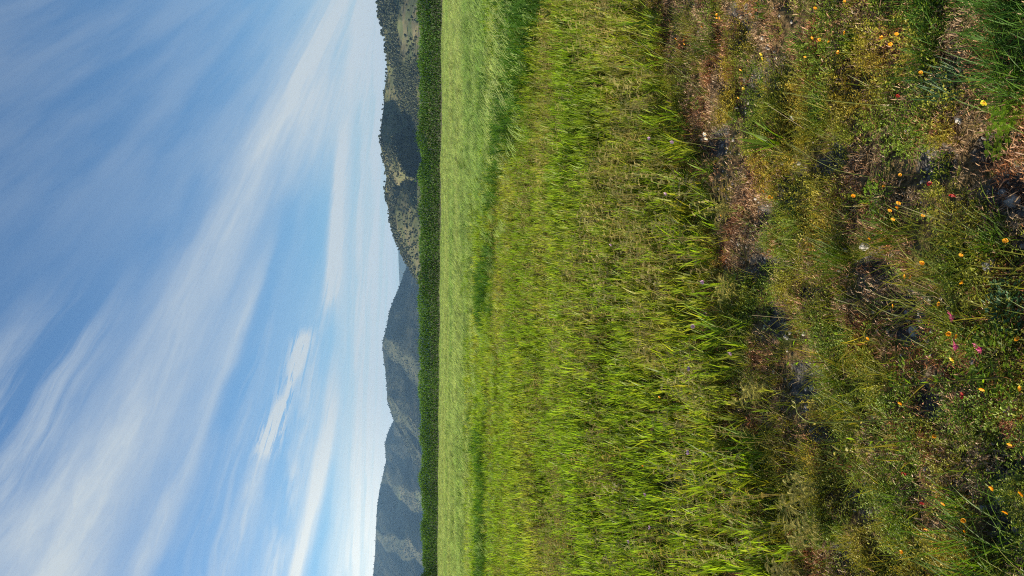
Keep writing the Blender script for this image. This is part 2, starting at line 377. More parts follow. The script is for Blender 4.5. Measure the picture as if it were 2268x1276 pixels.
# the ground sheet to the horizon lies 10 cm under the bank
rings = np.concatenate([[0.01], np.geomspace(2, 16000, 60)]); na = 96
th = np.linspace(0, 2 * math.pi, na, endpoint=False)
gv = np.stack([np.outer(rings, np.cos(th)).ravel(), np.outer(rings, np.sin(th)).ravel(), np.full(len(rings) * na, -.10)], 1)
gfc = [(i * na + j, i * na + (j + 1) % na, (i + 1) * na + (j + 1) % na, (i + 1) * na + j) for i in range(len(rings) - 1) for j in range(na)]
link_mesh('ground', np_mesh('ground', gv, gfc, mats=[M['far_ground']]), 'structure')

# ------------------------------------------------------------------ hills (each a real ridge with front and back slopes)
def ridge(name, crest, d0, dc, folds, mat, rows, na_, rough, seed, power=1.1, meadow_lit=None, back=500.):
    cy = np.array([c[0] for c in crest], float); cx = np.array([c[1] for c in crest], float)
    ys = np.linspace(cy.min(), cy.max(), na_); cxs = np.interp(ys, cy, cx)
    ta = (638 - ys) / F; phi = np.arctan(ta)
    hor = 1134 - F * math.tan(PITCH)
    el = (hor - cxs) / F * 1.0                         # tangent above the horizon
    ts = np.linspace(0, 1, rows); V_ = []; meta = []
    D0 = np.interp(ys, [cy.min(), cy.max()], d0 if isinstance(d0, tuple) else (d0, d0)); DC = np.interp(ys, [cy.min(), cy.max()], dc if isinstance(dc, tuple) else (dc, dc))
    ds = []
    for t in ts:
        lx = np.array([f[0] * t + f[1] * (1 - t) + 9 * math.sin(7 * t + 2.3 * q) * t * (1 - t) * 3 + 5 * math.sin(19 * t + 1.7 * q) for q, f in enumerate(folds)]); lo = np.array([f[2] for f in folds], float)
        o_ = np.argsort(lx); off = np.interp(ys, lx[o_], lo[o_])
        d = D0 + (DC - D0) * t ** power
        lat = d * ta
        nz_ = (fbm(lat + 31 * seed, t * 260 * np.ones_like(lat), .011 * 1300 / dc_mean(DC), 5, seed) - .5)
        nz2 = (fbm(lat + 11 * seed, t * 120 * np.ones_like(lat), .045 * 1300 / dc_mean(DC), 4, seed + 50) - .5)
        ds.append(d + off * (1 - .35 * t) + (nz_ * rough + nz2 * rough * .35) * (1 - .3 * t))
    ds = np.maximum.accumulate(np.array(ds) + np.arange(rows)[:, None] * .02, axis=0)
    for i, t in enumerate(ts):
        d = ds[i]; z = EYE + d * el * t if t > 0 else np.full_like(d, -3.0)
        V_.append(np.stack([d * ta, d, z], 1))
    top = V_[-1]
    for b_ in (.25, .6, 1.0):
        q = top.copy(); dd = ds[-1] + back * b_; q[:, 0] = dd * ta; q[:, 1] = dd; q[:, 2] = top[:, 2] * (1 - b_) ** 1.2 - 3 * b_; V_.append(q)
    nr = len(V_); V_ = np.concatenate(V_); i = np.arange((nr - 1) * (na_ - 1)); r_, c_ = i // (na_ - 1), i % (na_ - 1); a = r_ * na_ + c_
    fcs = np.stack([a, a + na_, a + na_ + 1, a + 1], 1)
    md = np.zeros(len(V_))
    if meadow_lit is not None:
        T_, Y_ = np.meshgrid(np.concatenate([ts, [1, 1, 1]]), ys, indexing='ij'); md = meadow_lit(Y_.ravel(), T_.ravel())
    me = np_mesh(name, V_, fcs, {'meadow_lit': md}, mats=[mat])
    link_mesh(name, me, 'structure')
    return V_[:rows * na_].reshape(rows, na_, 3), ys, ts
def dc_mean(a): return float(np.mean(a))
C1 = [(-330, 850), (-200, 838), (-90, 832), (0, 839), (36, 843), (70, 849), (103, 857), (145, 858), (168, 860), (204, 853), (240, 852), (292, 845), (330, 845), (352, 850), (398, 858), (421, 853), (445, 856), (465, 862), (502, 866), (533, 878), (551, 885), (584, 901), (608, 916), (626, 926), (654, 936), (680, 946), (700, 952)]
F1 = [(-330, -330, 40), (-200, -260, -50), (-60, -140, 60), (60, 60, -40), (140, 200, -60), (226, 335, 110), (330, 420, -70), (372, 400, -40), (436, 372, 70), (470, 470, -50), (560, 560, -10), (700, 700, 30)]
def meadow1(y, t):
    a = np.exp(-(((y - 80) / 55) ** 2 + ((t - .48) / .24) ** 2)) * 1.8 + np.exp(-(((y - 30) / 80) ** 2 + ((t - .25) / .13) ** 2)) * 1.4
    b = np.exp(-(((y - 290) / 90) ** 2 + ((t - .90) / .08) ** 2)) * .3 + .2 * np.exp(-(((y - 410) / 22) ** 2 + ((t - .62) / .12) ** 2)) + np.exp(-(((y - 530) / 60) ** 2 + ((t - .22) / .15) ** 2)) * .35
    return np.clip(a + b, 0, 1)
H1, Y1, T1 = ridge('near_hills', C1, (980, 1080), (1330, 1420), F1, M['hill_near'], 90, 460, 70, 3, 1.1, meadow1)
C3 = [(430, 952), (500, 938), (560, 912), (590, 902), (612, 894), (634, 886), (652, 878), (688, 864), (724, 858), (752, 850), (768, 849), (797, 852), (822, 856), (859, 859), (884, 859), (902, 865), (930, 874), (960, 890), (1010, 912), (1060, 934), (1100, 948)]
F3 = [(430, 430, 120), (640, 600, 40), (742, 815, -190), (770, 898, 130), (870, 990, -110), (925, 1010, 130), (960, 1050, -60), (1100, 1100, 100)]
H3, Y3, T3 = ridge('middle_hills', C3, 2500, 3250, F3, M['hill_mid'], 80, 320, 140, 9, 1.1, None, 900)
C4 = [(820, 930), (870, 900), (900, 886), (928, 873), (956, 860), (980, 854), (1015, 857), (1038, 852), (1083, 842), (1121, 837), (1165, 835), (1218, 833), (1276, 828), (1340, 822), (1420, 826), (1520, 838), (1640, 850)]
F4 = [(820, 820, 100), (890, 900, 60), (925, 1000, -140), (942, 1032, 60), (1040, 1112, -120), (1064, 1152, 70), (1165, 1222, -150), (1192, 1264, 80), (1345, 1340, -150), (1450, 1450, 100), (1640, 1640, -50)]
def lit_patches4(y, t):  # sunlit patches of the left hills, painted as paler ground colour
    return np.clip(np.exp(-(((y - 1100) / 26) ** 2 + ((t - .22) / .07) ** 2)) + np.exp(-(((y - 1105) / 22) ** 2 + ((t - .58) / .06) ** 2)) + .5 * np.exp(-(((y - 1190) / 30) ** 2 + ((t - .35) / .12) ** 2)), 0, 1)
H4, Y4, T4 = ridge('left_hills', C4, (2900, 2700), (4100, 3700), F4, M['hill_mid'], 80, 320, 230, 14, 1.1, lit_patches4, 900)
C2 = [(380, 948), (440, 908), (500, 888), (548, 883), (584, 884), (634, 886), (690, 884), (760, 893), (830, 900), (900, 920), (980, 948)]
ridge('distant_hills', C2, 6800, 7800, [(380, 380, 0), (560, 600, -200), (680, 700, 200), (980, 980, 0)], M['hill_mid'], 30, 120, 150, 19, 1.0, None, 1200)

# ------------------------------------------------------------------ instanced stuff (one object each)
_pt = [0]
def scatter(name, pts, rot, scl, idx, tint, protos, kind='stuff'):
    col = bpy.data.collections.new(name + '_kinds')
    for i, me in enumerate(protos):
        o = bpy.data.objects.new('%s_kind_%02d' % (name, i), me); col.objects.link(o)
    n = len(pts); me = bpy.data.meshes.new(name); me.vertices.add(n); me.vertices.foreach_set('co', np.asarray(pts, np.float32).ravel())
    a = me.attributes.new('rot', 'FLOAT_VECTOR', 'POINT'); a.data.foreach_set('vector', np.asarray(rot, np.float32).ravel())
    a = me.attributes.new('scl', 'FLOAT', 'POINT'); a.data.foreach_set('value', np.asarray(scl, np.float32))
    a = me.attributes.new('idx', 'INT', 'POINT'); a.data.foreach_set('value', np.asarray(idx, np.int32))
    a = me.attributes.new('tint', 'FLOAT', 'POINT'); a.data.foreach_set('value', np.asarray(tint, np.float32))
    me.update()
    ob = link_mesh(name, me, kind)
    ng = bpy.data.node_groups.new(name, 'GeometryNodeTree')
    ng.interface.new_socket('Geometry', in_out='INPUT', socket_type='NodeSocketGeometry'); ng.interface.new_socket('Geometry', in_out='OUTPUT', socket_type='NodeSocketGeometry')
    N = ng.nodes; gi = N.new('NodeGroupInput'); go = N.new('NodeGroupOutput'); ip = N.new('GeometryNodeInstanceOnPoints')
    ci = N.new('GeometryNodeCollectionInfo'); ci.inputs[0].default_value = col; ci.inputs[1].default_value = True; ci.inputs[2].default_value = True
    def na_(nm, ty):
        q = N.new('GeometryNodeInputNamedAttribute'); q.data_type = ty; q.inputs[0].default_value = nm; return q.outputs[0]
    lk = ng.links.new
    lk(gi.outputs[0], ip.inputs['Points']); lk(ci.outputs[0], ip.inputs['Instance']); ip.inputs['Pick Instance'].default_value = True
    lk(na_('idx', 'INT'), ip.inputs['Instance Index']); lk(na_('rot', 'FLOAT_VECTOR'), ip.inputs['Rotation']); lk(na_('scl', 'FLOAT'), ip.inputs['Scale']); lk(ip.outputs[0], go.inputs[0])
    md = ob.modifiers.new('scatter', 'NODES'); md.node_group = ng
    return ob
def rz(n, tilt=.1):
    return np.stack([rng.normal(0, tilt, n), rng.normal(0, tilt, n), rng.uniform(0, 6.283, n)], 1)

# trees on the hills ------------------------------------------------
def tree_mesh(seed):
    b = MB(); r_ = np.random.default_rng(seed)
    b.tube([(0, 0, -.3), (0, 0, .9)], .12, .08, 5)
    for i in range(5):
        a = r_.uniform(0, 6.28); rr = r_.uniform(0, .45)
        b.lump((math.cos(a) * rr, math.sin(a) * rr, r_.uniform(.75, 1.35)), r_.uniform(.38, .6), seed * 7 + i, 1, .45, (1, 1, .85), r_.uniform(.2, 1))
    return b.mesh('oak_tree', [M['oak']], smooth=False)
TREES = [tree_mesh(i) for i in range(5)]
def on_hill(H, Ys, Ts, n, dens):
    out = []
    while len(out) < n:
        fi_ = rng.uniform(0, len(Ts) - 1.001, 4000); fj = rng.uniform(0, len(Ys) - 1.001, 4000)
        i = fi_.astype(int); j = fj.astype(int); di = (fi_ - i)[:, None]; dj = (fj - j)[:, None]
        p = (H[i, j] * (1 - dj) + H[i, j + 1] * dj) * (1 - di) + (H[i + 1, j] * (1 - dj) + H[i + 1, j + 1] * dj) * di
        keep = rng.uniform(0, 1, 4000) < dens(Ys[j], fi_ / (len(Ts) - 1), p)
        out += list(p[keep])
    return np.array(out[:n])
def dens1(y, t, p):
    n = fbm(p[:, 0], p[:, 1], .012, 4, 77); dn = np.clip((n - .43) * 5.5, .15, 1)
    dn = np.maximum(dn, .8 * np.exp(-((y - 352) / 26) ** 2)); dn = np.maximum(dn, .55 * sst(t, .86, 1)) * np.where(y < 90, 1.15, 1)
    return np.clip(dn * (1 - .93 * meadow1(y, t)), 0, 1)
P1 = on_hill(H1, Y1, T1, 7600, dens1)
def wood(name, P, lo, hi):
    n = len(P); return scatter(name, P - np.array([0, 0, .3]), rz(n, .05), rng.uniform(lo, hi, n), rng.integers(0, 5, n), np.zeros(n), TREES)
size1 = rng.uniform(1.3, 3.2, len(P1)) * np.where(638 - P1[:, 0] / P1[:, 1] * F < 130, 1.3, 1.0)
pj = (P1[:, 0] / P1[:, 1]); vis = (np.abs(pj) < .385)
order = np.argsort(-(size1 / P1[:, 1]) * vis)
big = order[:300]; rest = order[300:]
ref = None
for i in big:
    o = bpy.data.objects.new('oak_tree', TREES[int(i) % 5]) if ref is None else ref.copy()
    ref = ref or o
    o.data = TREES[int(i) % 5]; COL.objects.link(o); o.location = [float(q) for q in P1[i] - np.array([0, 0, .3])]; o.rotation_euler = (0, 0, float(rng.uniform(0, 6))); s__ = float(size1[i]); o.scale = (s__, s__, s__)
    yv = 638 - pj[i] * F
    crest_z = np.interp(yv, Y1, H1[-1, :, 2])
    hi_ = P1[i][2] > .82 * crest_z
    where = 'on the crest' if hi_ else 'on the slope'
    part = 'the near hill at the top edge' if yv < 190 else ('the shaded bowl of the near hills' if yv < 345 else 'the near hill dropping towards the blue hills')
    tag(o, 'dark round oak %s of %s' % (where, part), 'tree', 'oak trees dotted over the near hills')
scatter('woodland', P1[rest] - np.array([0, 0, .3]), rz(len(rest), .05), size1[rest], rng.integers(0, 5, len(rest)), np.zeros(len(rest)), TREES)
def dens3(y, t, p): return np.clip((fbm(p[:, 0], p[:, 1], .006, 4, 31) - .36) * 3.5 + sst(t, .93, 1), .08, 1)
P3 = np.concatenate([on_hill(H3, Y3, T3, 5500, dens3), on_hill(H4, Y4, T4, 6500, dens3)])
wood('far_woodland', P3, 1.8, 4.4)

# hedge at the end of the field ---------------------------------------
hp0, hp1 = np.array([95.0, 24.0]), np.array([-110.0, 138.0])
hd = (hp1 - hp0) / np.linalg.norm(hp1 - hp0); hn = np.array([hd[1], -hd[0]]); hl = float(np.linalg.norm(hp1 - hp0))
hroot = empty('hedge', (*(hp0 + hd * hl / 2), 0)); tag(hroot, 'long clipped dark green hedge along the far end of the wheat field', 'hedge')
def hedge_foliage(n):
    s = rng.uniform(hl * .16, hl * .86, n); u_ = np.clip(rng.normal(0, .42, n), -.9, .9); v_ = rng.uniform(0, 1, n)
    topn = 2.36 + (fbm(s, s * 0, .55, 4, 61) - .5) * .95 + rng.exponential(.06, n)
    z = .42 + (topn - .42) * v_ ** .85 * np.sqrt(np.clip(1 - (u_ / 1.15) ** 4, .2, 1))
    c = hp0[None] + hd[None] * s[:, None] + hn[None] * u_[:, None]
    p = np.stack([c[:, 0], c[:, 1], z], 1)
    d = rng.normal(0, .45, (n, 3)); d[:, 2] = np.abs(d[:, 2]) + .8; d /= np.linalg.norm(d, axis=1)[:, None]
    e = np.cross(d, rng.normal(0, 1, (n, 3))); e /= np.linalg.norm(e, axis=1)[:, None]
    ln = rng.uniform(.10, .26, n)[:, None]; wd = rng.uniform(.035, .085, n)[:, None]
    v = np.stack([p, p + d * ln * .5 + e * wd * .5, p + d * ln, p + d * ln * .5 - e * wd * .5], 1).reshape(-1, 3)
    kk = np.repeat(np.clip(rng.uniform(0, .8, n) + (fbm(s, s * 0, .3, 3, 63) - .5) * 1.1, 0, 1), 4)
    return v, np.arange(4 * n).reshape(n, 4), kk
hv, hf, hk = hedge_foliage(210000)
hv = hv - np.array([*hroot.location])[None]
fo = link_mesh('foliage', np_mesh('foliage', hv, hf, {'k': hk}, smooth=False, mats=[M['hedge_leaf']])); fo.parent = hroot
tb = MB(); tb.tube([(0, 0, -.1), (.03, 0, .5), (-.02, .03, 1.1)], .06, .03, 6); tme = tb.mesh('trunk', [M['bark']])
for i in range(98):
    c = hp0 + hd * (hl * .12 + i * hl * .85 / 98 + rng.uniform(-.4, .4))
    o = bpy.data.objects.new('trunk', tme); COL.objects.link(o); o.parent = hroot
    o.location = (float(c[0] - hroot.location[0]), float(c[1] - hroot.location[1]), 0); o.rotation_euler = (0, 0, float(rng.uniform(0, 6)))
def hedge_y(x): return hp0[1] + (x - hp0[0]) * (hp1[1] - hp0[1]) / (hp1[0] - hp0[0])

# wheat ---------------------------------------------------------------------
WIND = (.35, .04)
def wheat_plant(seed, h=.27, mat=0, wind=.03):
    r_ = np.random.default_rng(seed); b = MB()
    for j in range(r_.integers(2, 4)):
        p = np.array([r_.normal(0, .012), r_.normal(0, .012), -.01]); hh = h * r_.uniform(.7, 1.1)
        for i in range(r_.integers(5, 8)):
            z0 = hh * r_.uniform(.0, .62)
            b.blade(p + np.array([0, 0, z0]), r_.uniform(0, 6.28), hh * r_.uniform(.28, .52), r_.uniform(.005, .0085), r_.uniform(.02, .26), r_.uniform(-.1, .6), 4, z0 / h * .6, 1, 0, (wind * r_.uniform(.4, 1.4), 0))
        b.tube([p, p + np.array([0, 0, hh * .65])], .002, .0015, 3, 0, .6)
    return b
def clump(seed, n, spread, h, mats, ear=True):
    r_ = np.random.default_rng(seed); b = MB()
    for j in range(n):
        p = np.array([r_.uniform(-spread, spread), r_.uniform(-spread, spread), -.02]); hh = h * r_.uniform(.78, 1.08); wx = r_.uniform(.5, 1.4)
        top = p + np.array([WIND[0] * .25 * wx * hh, r_.normal(0, .02), hh * .97])
        b.strip([p, (p + top) / 2 - np.array([.02, 0, 0]), top], [.004, .004, .003], (0, 1, 0) if j % 2 else (1, 0, 0), 0, .8, 0)
        for i in range(4):
            z0 = hh * r_.uniform(.15, .8); b.blade(p + (top - p) * z0 / hh, r_.uniform(0, 6.28), r_.uniform(.13, .24), r_.uniform(.008, .013), r_.uniform(.2, .7), r_.uniform(.4, 1.3), 3, z0 / hh * .7, 1, 0, (WIND[0] * wx * .8, 0))
        if ear:
            dr = np.array([.85 * wx, r_.normal(0, .2), .7]); dr /= np.linalg.norm(dr); e1 = top + dr * .07; e2 = e1 + (dr + np.array([.3, 0, -.2])) * .09
            for sd in ((0, 1, 0), (.6, 0, -.6)): b.strip([top, top + dr * .03, e1, e2], [.006, .014, .012, .018 if False else .004], sd, .2, 1, 1)
    return b.mesh('wheat_clump', mats)
def rand_wedge(n, y0, y1, slope=.50, pad=.9):
    y = np.sqrt(rng.uniform(y0 ** 2, y1 ** 2, n)); x = rng.uniform(-1, 1, n) * (slope * y + pad); return x, y
# front zone: short leafy wheat
x, y = rand_wedge(215000, 2.4, 25, .46, .8)
e_ = y - edge(x) + (fbm(x, y, 1.7, 3, 41) - .5) * 1.3
pr = sst(e_, -.25, .55) * np.where(y > 8, .62, 1.0) * (.72 + .5 * (fbm(x, y, 1.1, 3, 44) - .3))
kp = (rng.uniform(0, 1, len(x)) < pr * .60) & (y < tall_edge(x) + 2.5 + rng.uniform(0, 8, len(x)))
x, y = x[kp], y[kp]; n = len(x)
tint = np.clip((fbm(x, y, .55, 4, 51) - .46) * 2.2 + rng.normal(0, .25, n), 0, 1)
PL = [wheat_plant(100 + i).mesh('wheat_plant', [M['wheat']]) for i in range(12)]
hs = (.62 + .7 * fbm(x, y, .9, 3, 55)) * rng.uniform(.75, 1.15, n) * (.70 + .45 * sst(y - edge(x), 0, 2.0)) * (1 + .45 * sst(y - tall_edge(x), -3, 5))
scatter('young_wheat', np.stack([x, y, gz(x, y)], 1), rz(n, .07), hs, rng.integers(0, 12, n), tint, PL)
PW = []
for i in range(6):
    r_ = np.random.default_rng(150 + i); b = MB()
    for j in range(7): b.blade((r_.normal(0, .012), r_.normal(0, .012), r_.uniform(0, .06)), r_.uniform(0, 6.28), r_.uniform(.12, .22), r_.uniform(.008, .012), r_.uniform(.03, .4), r_.uniform(.1, .9), 5, 0, 1, 0, (.1, 0))
    PW.append(b.mesh('broad_wheat', [M['broad']]))
x, y = rand_wedge(16000, 2.4, 8.5, .46, .8); dd = y - edge(x)
kp = (rng.uniform(0, 1, len(x)) < sst(dd, -.25, .1) * (1 - sst(dd, .6, 2.8)) * np.clip((fbm(x, y, 1.5, 3, 47) - .40) * 4, .04, 1) * .42); x, y = x[kp], y[kp]; n = len(x)
scatter('broad_wheat', np.stack([x, y, gz(x, y)], 1), rz(n, .12), rng.uniform(.55, 1.1, n), rng.integers(0, 6, n), np.clip(rng.normal(.1, .25, n), 0, 1), PW)
# taller wheat in ear behind
x, y = rand_wedge(120000, 7.5, 112, .47, 1.5)
near = y < 32
te = y - tall_edge(x) + (fbm(x, y, .45, 4, 64) - .5) * 11
kp = (rng.uniform(0, 1, len(x)) < sst(te, -6, 7)) & (y < hedge_y(x) - 2.4) & (np.abs((hedge_y(x) - y) * .876 - 13.0) > .32) & (np.abs((hedge_y(x) - y) * .876 - 14.9) > .32) & (np.abs((hedge_y(x) - y) * .876 - 31) > .3) & (np.abs((hedge_y(x) - y) * .876 - 32.9) > .3)
x, y = x[kp], y[kp]; n = len(x)
CL = [clump(200 + i, 12, .13, .52, [M['wheat_dark'], M['ear']]) for i in range(8)]
te = y - tall_edge(x) + (fbm(x, y, .45, 4, 64) - .5) * 11
hs = (.55 + .33 * sst(te, -6, 9) + .5 * (fbm(x, y, .35, 3, 65) - .5)) * rng.uniform(.9, 1.1, n)
tint = np.clip(.34 + .50 * sst(y, 14, 60) + (fbm(x * .35, y, .3, 4, 66) - .5) * 2.3 + rng.normal(0, .12, n), 0, 1)
scatter('tall_wheat', np.stack([x, y, np.full(n, -.03)], 1), rz(n, .05) * np.array([1, 1, 0]) + np.array([0, 0, 1]) * rng.normal(0, .5, n)[:, None], hs, rng.integers(0, 8, n), tint, CL)
x, y = rand_wedge(34000, 7.5, 30, .46, 1.2)
kp = (y > tall_edge(x) + rng.normal(0, .6, len(x)) - .8); x, y = x[kp], y[kp]; n = len(x)
CL2 = [clump(230 + i, 9, .10, .50, [M['lush']], False) for i in range(6)]
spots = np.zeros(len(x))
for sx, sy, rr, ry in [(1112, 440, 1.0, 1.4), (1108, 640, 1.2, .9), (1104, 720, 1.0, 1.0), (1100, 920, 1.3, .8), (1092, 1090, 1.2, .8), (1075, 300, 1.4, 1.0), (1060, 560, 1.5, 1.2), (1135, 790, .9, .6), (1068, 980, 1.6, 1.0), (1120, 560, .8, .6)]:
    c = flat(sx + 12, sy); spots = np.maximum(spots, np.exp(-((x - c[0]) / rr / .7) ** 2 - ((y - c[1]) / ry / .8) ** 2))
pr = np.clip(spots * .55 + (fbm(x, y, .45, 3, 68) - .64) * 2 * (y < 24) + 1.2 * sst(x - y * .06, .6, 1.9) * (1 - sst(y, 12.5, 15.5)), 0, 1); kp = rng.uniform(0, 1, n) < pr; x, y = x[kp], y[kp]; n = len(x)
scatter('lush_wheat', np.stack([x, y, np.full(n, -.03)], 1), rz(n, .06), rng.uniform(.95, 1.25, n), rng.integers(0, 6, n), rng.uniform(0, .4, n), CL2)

# feathery weeds among the wheat
def frond(b, p, d, length, pairs, lw, k=.7, mat=0, nrm=(0, -.4, 1)):
    d = np.asarray(d, float); d /= np.linalg.norm(d); sd = np.cross(d, nrm); sd /= np.linalg.norm(sd); pts = []
    for i in range(pairs + 2):
        q = i / (pairs + 1); pp = np.asarray(p) + d * length * q + np.array([0, 0, -.35 * length * q * q]); pts.append(pp)
        if i > 0:
            ll = lw * (1 - .55 * q)
            for sg in (-1, 1): b.leaf(pp, sd * sg + d * .5, nrm, ll, ll * .42, k, mat)
    b.strip(pts, .0012, sd, k * .6, k, mat)
def weed_mesh(seed, h, big=False):
    r_ = np.random.default_rng(seed); b = MB()
    for j in range(2 if not big else 6):
        a0 = r_.uniform(0, 6.28); tp = np.array([math.cos(a0) * h * .22, math.sin(a0) * h * .22, h * r_.uniform(.75, 1.05)]); md_ = tp * .5 + np.array([0, 0, h * .05])
        b.tube([(0, 0, -.01), md_, tp], .0016, .001, 3, 0, .6)
        for i in range(5 if not big else 7):
            q = .45 + .55 * i / (4 if not big else 6); pp = tp * q; a = r_.uniform(0, 6.28); up_ = r_.uniform(.1, 1.1)
            frond(b, pp, (math.cos(a), math.sin(a), up_), h * r_.uniform(.16, .28), 5 if not big else 8, .013 if not big else .014, r_.uniform(.4, 1))
    return b
WD = [weed_mesh(300 + i, .27).mesh('feathery_weed', [M['weed']]) for i in range(7)]
x, y = rand_wedge(30000, 2.4, 17, .46, .8)
pr = sst(y - edge(x), -.35, .35) * np.clip((fbm(x, y, 1.3, 3, 71) - .38) * 3.2, 0.05, 1) * np.where(y > 9, .5, 1) * (y < tall_edge(x))
kp = rng.uniform(0, 1, len(x)) < pr * .9; x, y = x[kp], y[kp]; n = len(x)
scatter('feathery_weeds', np.stack([x, y, gz(x, y)], 1), rz(n, .15), rng.uniform(.6, 1.25, n), rng.integers(0, 7, n), np.clip(rng.normal(.3, .3, n), 0, 1), WD)

# ground cover of the near bank ---------------------------------------
def rand_bank(n):
    x = rng.uniform(-2.3, 2.9, n); y = rng.uniform(1.0, 6.0, n); kp = (y < edge(x) + 1.2); return x[kp], y[kp]
PB = []
for i in range(6):
    b = MB(); b.lump((0, 0, .2), 1, 400 + i, 2 if i < 3 else 1, .35, (1, .8, .6)); PB.append(b.mesh('pebble', [M['pebble']]))
x, y = rand_bank(60000); pr = np.clip(.18 + pit(x, y) * .9 + (fbm(x, y, 3, 3, 82) - .5), 0.04, 1); kp = rng.uniform(0, 1, len(x)) < pr * .6; x, y = x[kp], y[kp]; n = len(x)
scatter('gravel', np.stack([x, y, gz(x, y)], 1), rz(n, .5), np.clip(rng.lognormal(-5.35, .5, n), .002, .015), rng.integers(0, 6, n), np.zeros(n), PB)
DM = []
for i in range(7):
    r_ = np.random.default_rng(420 + i); b = MB()
    for j in range(34):
        p = np.array([r_.normal(0, .016), r_.normal(0, .016), r_.uniform(-.004, .008)]); b.blade(p, r_.uniform(0, 6.28), r_.uniform(.008, .026), r_.uniform(.0014, .0032), r_.uniform(.1, 1.3), r_.uniform(-.5, 1.6), 3, r_.uniform(0, .5), r_.uniform(.5, 1))
    DM.append(b.mesh('dry_moss', [M['dry']]))
x, y = rand_bank(60000); pr = np.clip((fbm(x, y, 3.4, 3, 86) - .38) * 6, 0.08, 1) * (1 - .85 * pit(x, y)); kp = rng.uniform(0, 1, len(x)) < pr * .78; x, y = x[kp], y[kp]; n = len(x)
scatter('dry_moss', np.stack([x, y, gz(x, y)], 1), rz(n, .3), rng.uniform(.6, 1.5, n), rng.integers(0, 7, n), np.clip((fbm(x, y, 6, 3, 87) - .4) * 3, 0, 1), DM)
LW = []
for i in range(8):
    r_ = np.random.default_rng(440 + i); b = MB()
    for j in range(9):
        a = r_.uniform(0, 6.28); tp = np.array([math.cos(a) * .03, math.sin(a) * .03, r_.uniform(.015, .05)]) * r_.uniform(.5, 1.2)
        for q in range(6):
            pp = tp * (q + 1) / 6; a2 = r_.uniform(0, 6.28); b.leaf(pp, (math.cos(a2), math.sin(a2), r_.uniform(0, .9)), (0, 0, 1), r_.uniform(.005, .011), r_.uniform(.0025, .005), r_.uniform(.4, 1))
    LW.append(b.mesh('low_weed', [M['moss']]))
x, y = rand_bank(62000); of = edge(x) - y; band = .16 * np.cos((of - .85) * 2 * math.pi / .95)
pr = np.clip((fbm(x, y, 2.6, 3, 91) + band * .8 - .42) * 7, 0.04, 1) * (1 - .85 * pit(x, y)); kp = rng.uniform(0, 1, len(x)) < pr * .85; x, y = x[kp], y[kp]; n = len(x)
scatter('low_weeds', np.stack([x, y, gz(x, y)], 1), rz(n, .25), rng.uniform(.6, 1.5, n), rng.integers(0, 8, n), np.clip((fbm(x, y, 4, 3, 92) - .42) * 3, 0, 1), LW)
FG = []
for i in range(8):
    r_ = np.random.default_rng(460 + i); b = MB()
    for j in range(11): b.blade((r_.normal(0, .01), r_.normal(0, .01), -.004), r_.uniform(0, 6.28), r_.uniform(.05, .14), r_.uniform(.0014, .0026), r_.uniform(.05, .7), r_.uniform(.1, 1.2), 4)
    FG.append(b.mesh('fine_grass', [M['grass']]))
x, y = rand_bank(26000); pr = np.clip((fbm(x, y, 2.1, 3, 95) - .42) * 3.6, .04, 1) * (1 - .7 * pit(x, y)); pr = np.maximum(pr, .75 * sst(y - edge(x), -.5, .4))
kp = rng.uniform(0, 1, len(x)) < pr * .40; x, y = x[kp], y[kp]; n = len(x)
scatter('fine_grass', np.stack([x, y, gz(x, y)], 1), rz(n, .2), rng.uniform(.5, 1.4, n), rng.integers(0, 8, n), np.clip(rng.normal(.3, .3, n), 0, 1), FG)
# dark rank grass in the near right corner of the bank
RG = []
for i in range(5):
    r_ = np.random.default_rng(480 + i); b = MB()
    for j in range(16): b.blade((r_.normal(0, .015), r_.normal(0, .015), -.004), r_.uniform(0, 6.28), r_.uniform(.07, .20), r_.uniform(.0018, .0034), r_.uniform(.05, .9), r_.uniform(.1, .9), 5, 0, 1, 0, (.2, 0))
    RG.append(b.mesh('rank_grass', [M['lush']]))
c0 = gpt(2200, 90)
x = rng.uniform(c0[0] - .42, c0[0] + .8, 1400); y = rng.uniform(c0[1] - .5, c0[1] + .32, 1400)
kp = fbm(x, y, 4, 3, 99) + (x - c0[0]) * .35 - np.abs(y - c0[1]) * .3 > .55; x, y = x[kp], y[kp]; n = len(x)
scatter('rank_grass', np.stack([x, y, gz(x, y)], 1), rz(n, .15), rng.uniform(.4, .85, n), rng.integers(0, 5, n), rng.uniform(0, .5, n), RG)
# bits of straw lying about
SW = []
for i in range(5):
    r_ = np.random.default_rng(490 + i); b = MB(); a = r_.uniform(-.4, .4); b.tube([(-.05, 0, .004), (0, a * .03, .012), (.05, 0, .004)], .0010, .0007, 3); SW.append(b.mesh('straw', [M['straw']]))
x, y = rand_bank(2600); n = len(x)
scatter('straw_litter', np.stack([x, y, gz(x, y) + .004], 1), rz(n, .25), rng.uniform(.3, 1.2, n), rng.integers(0, 5, n), np.zeros(n), SW)
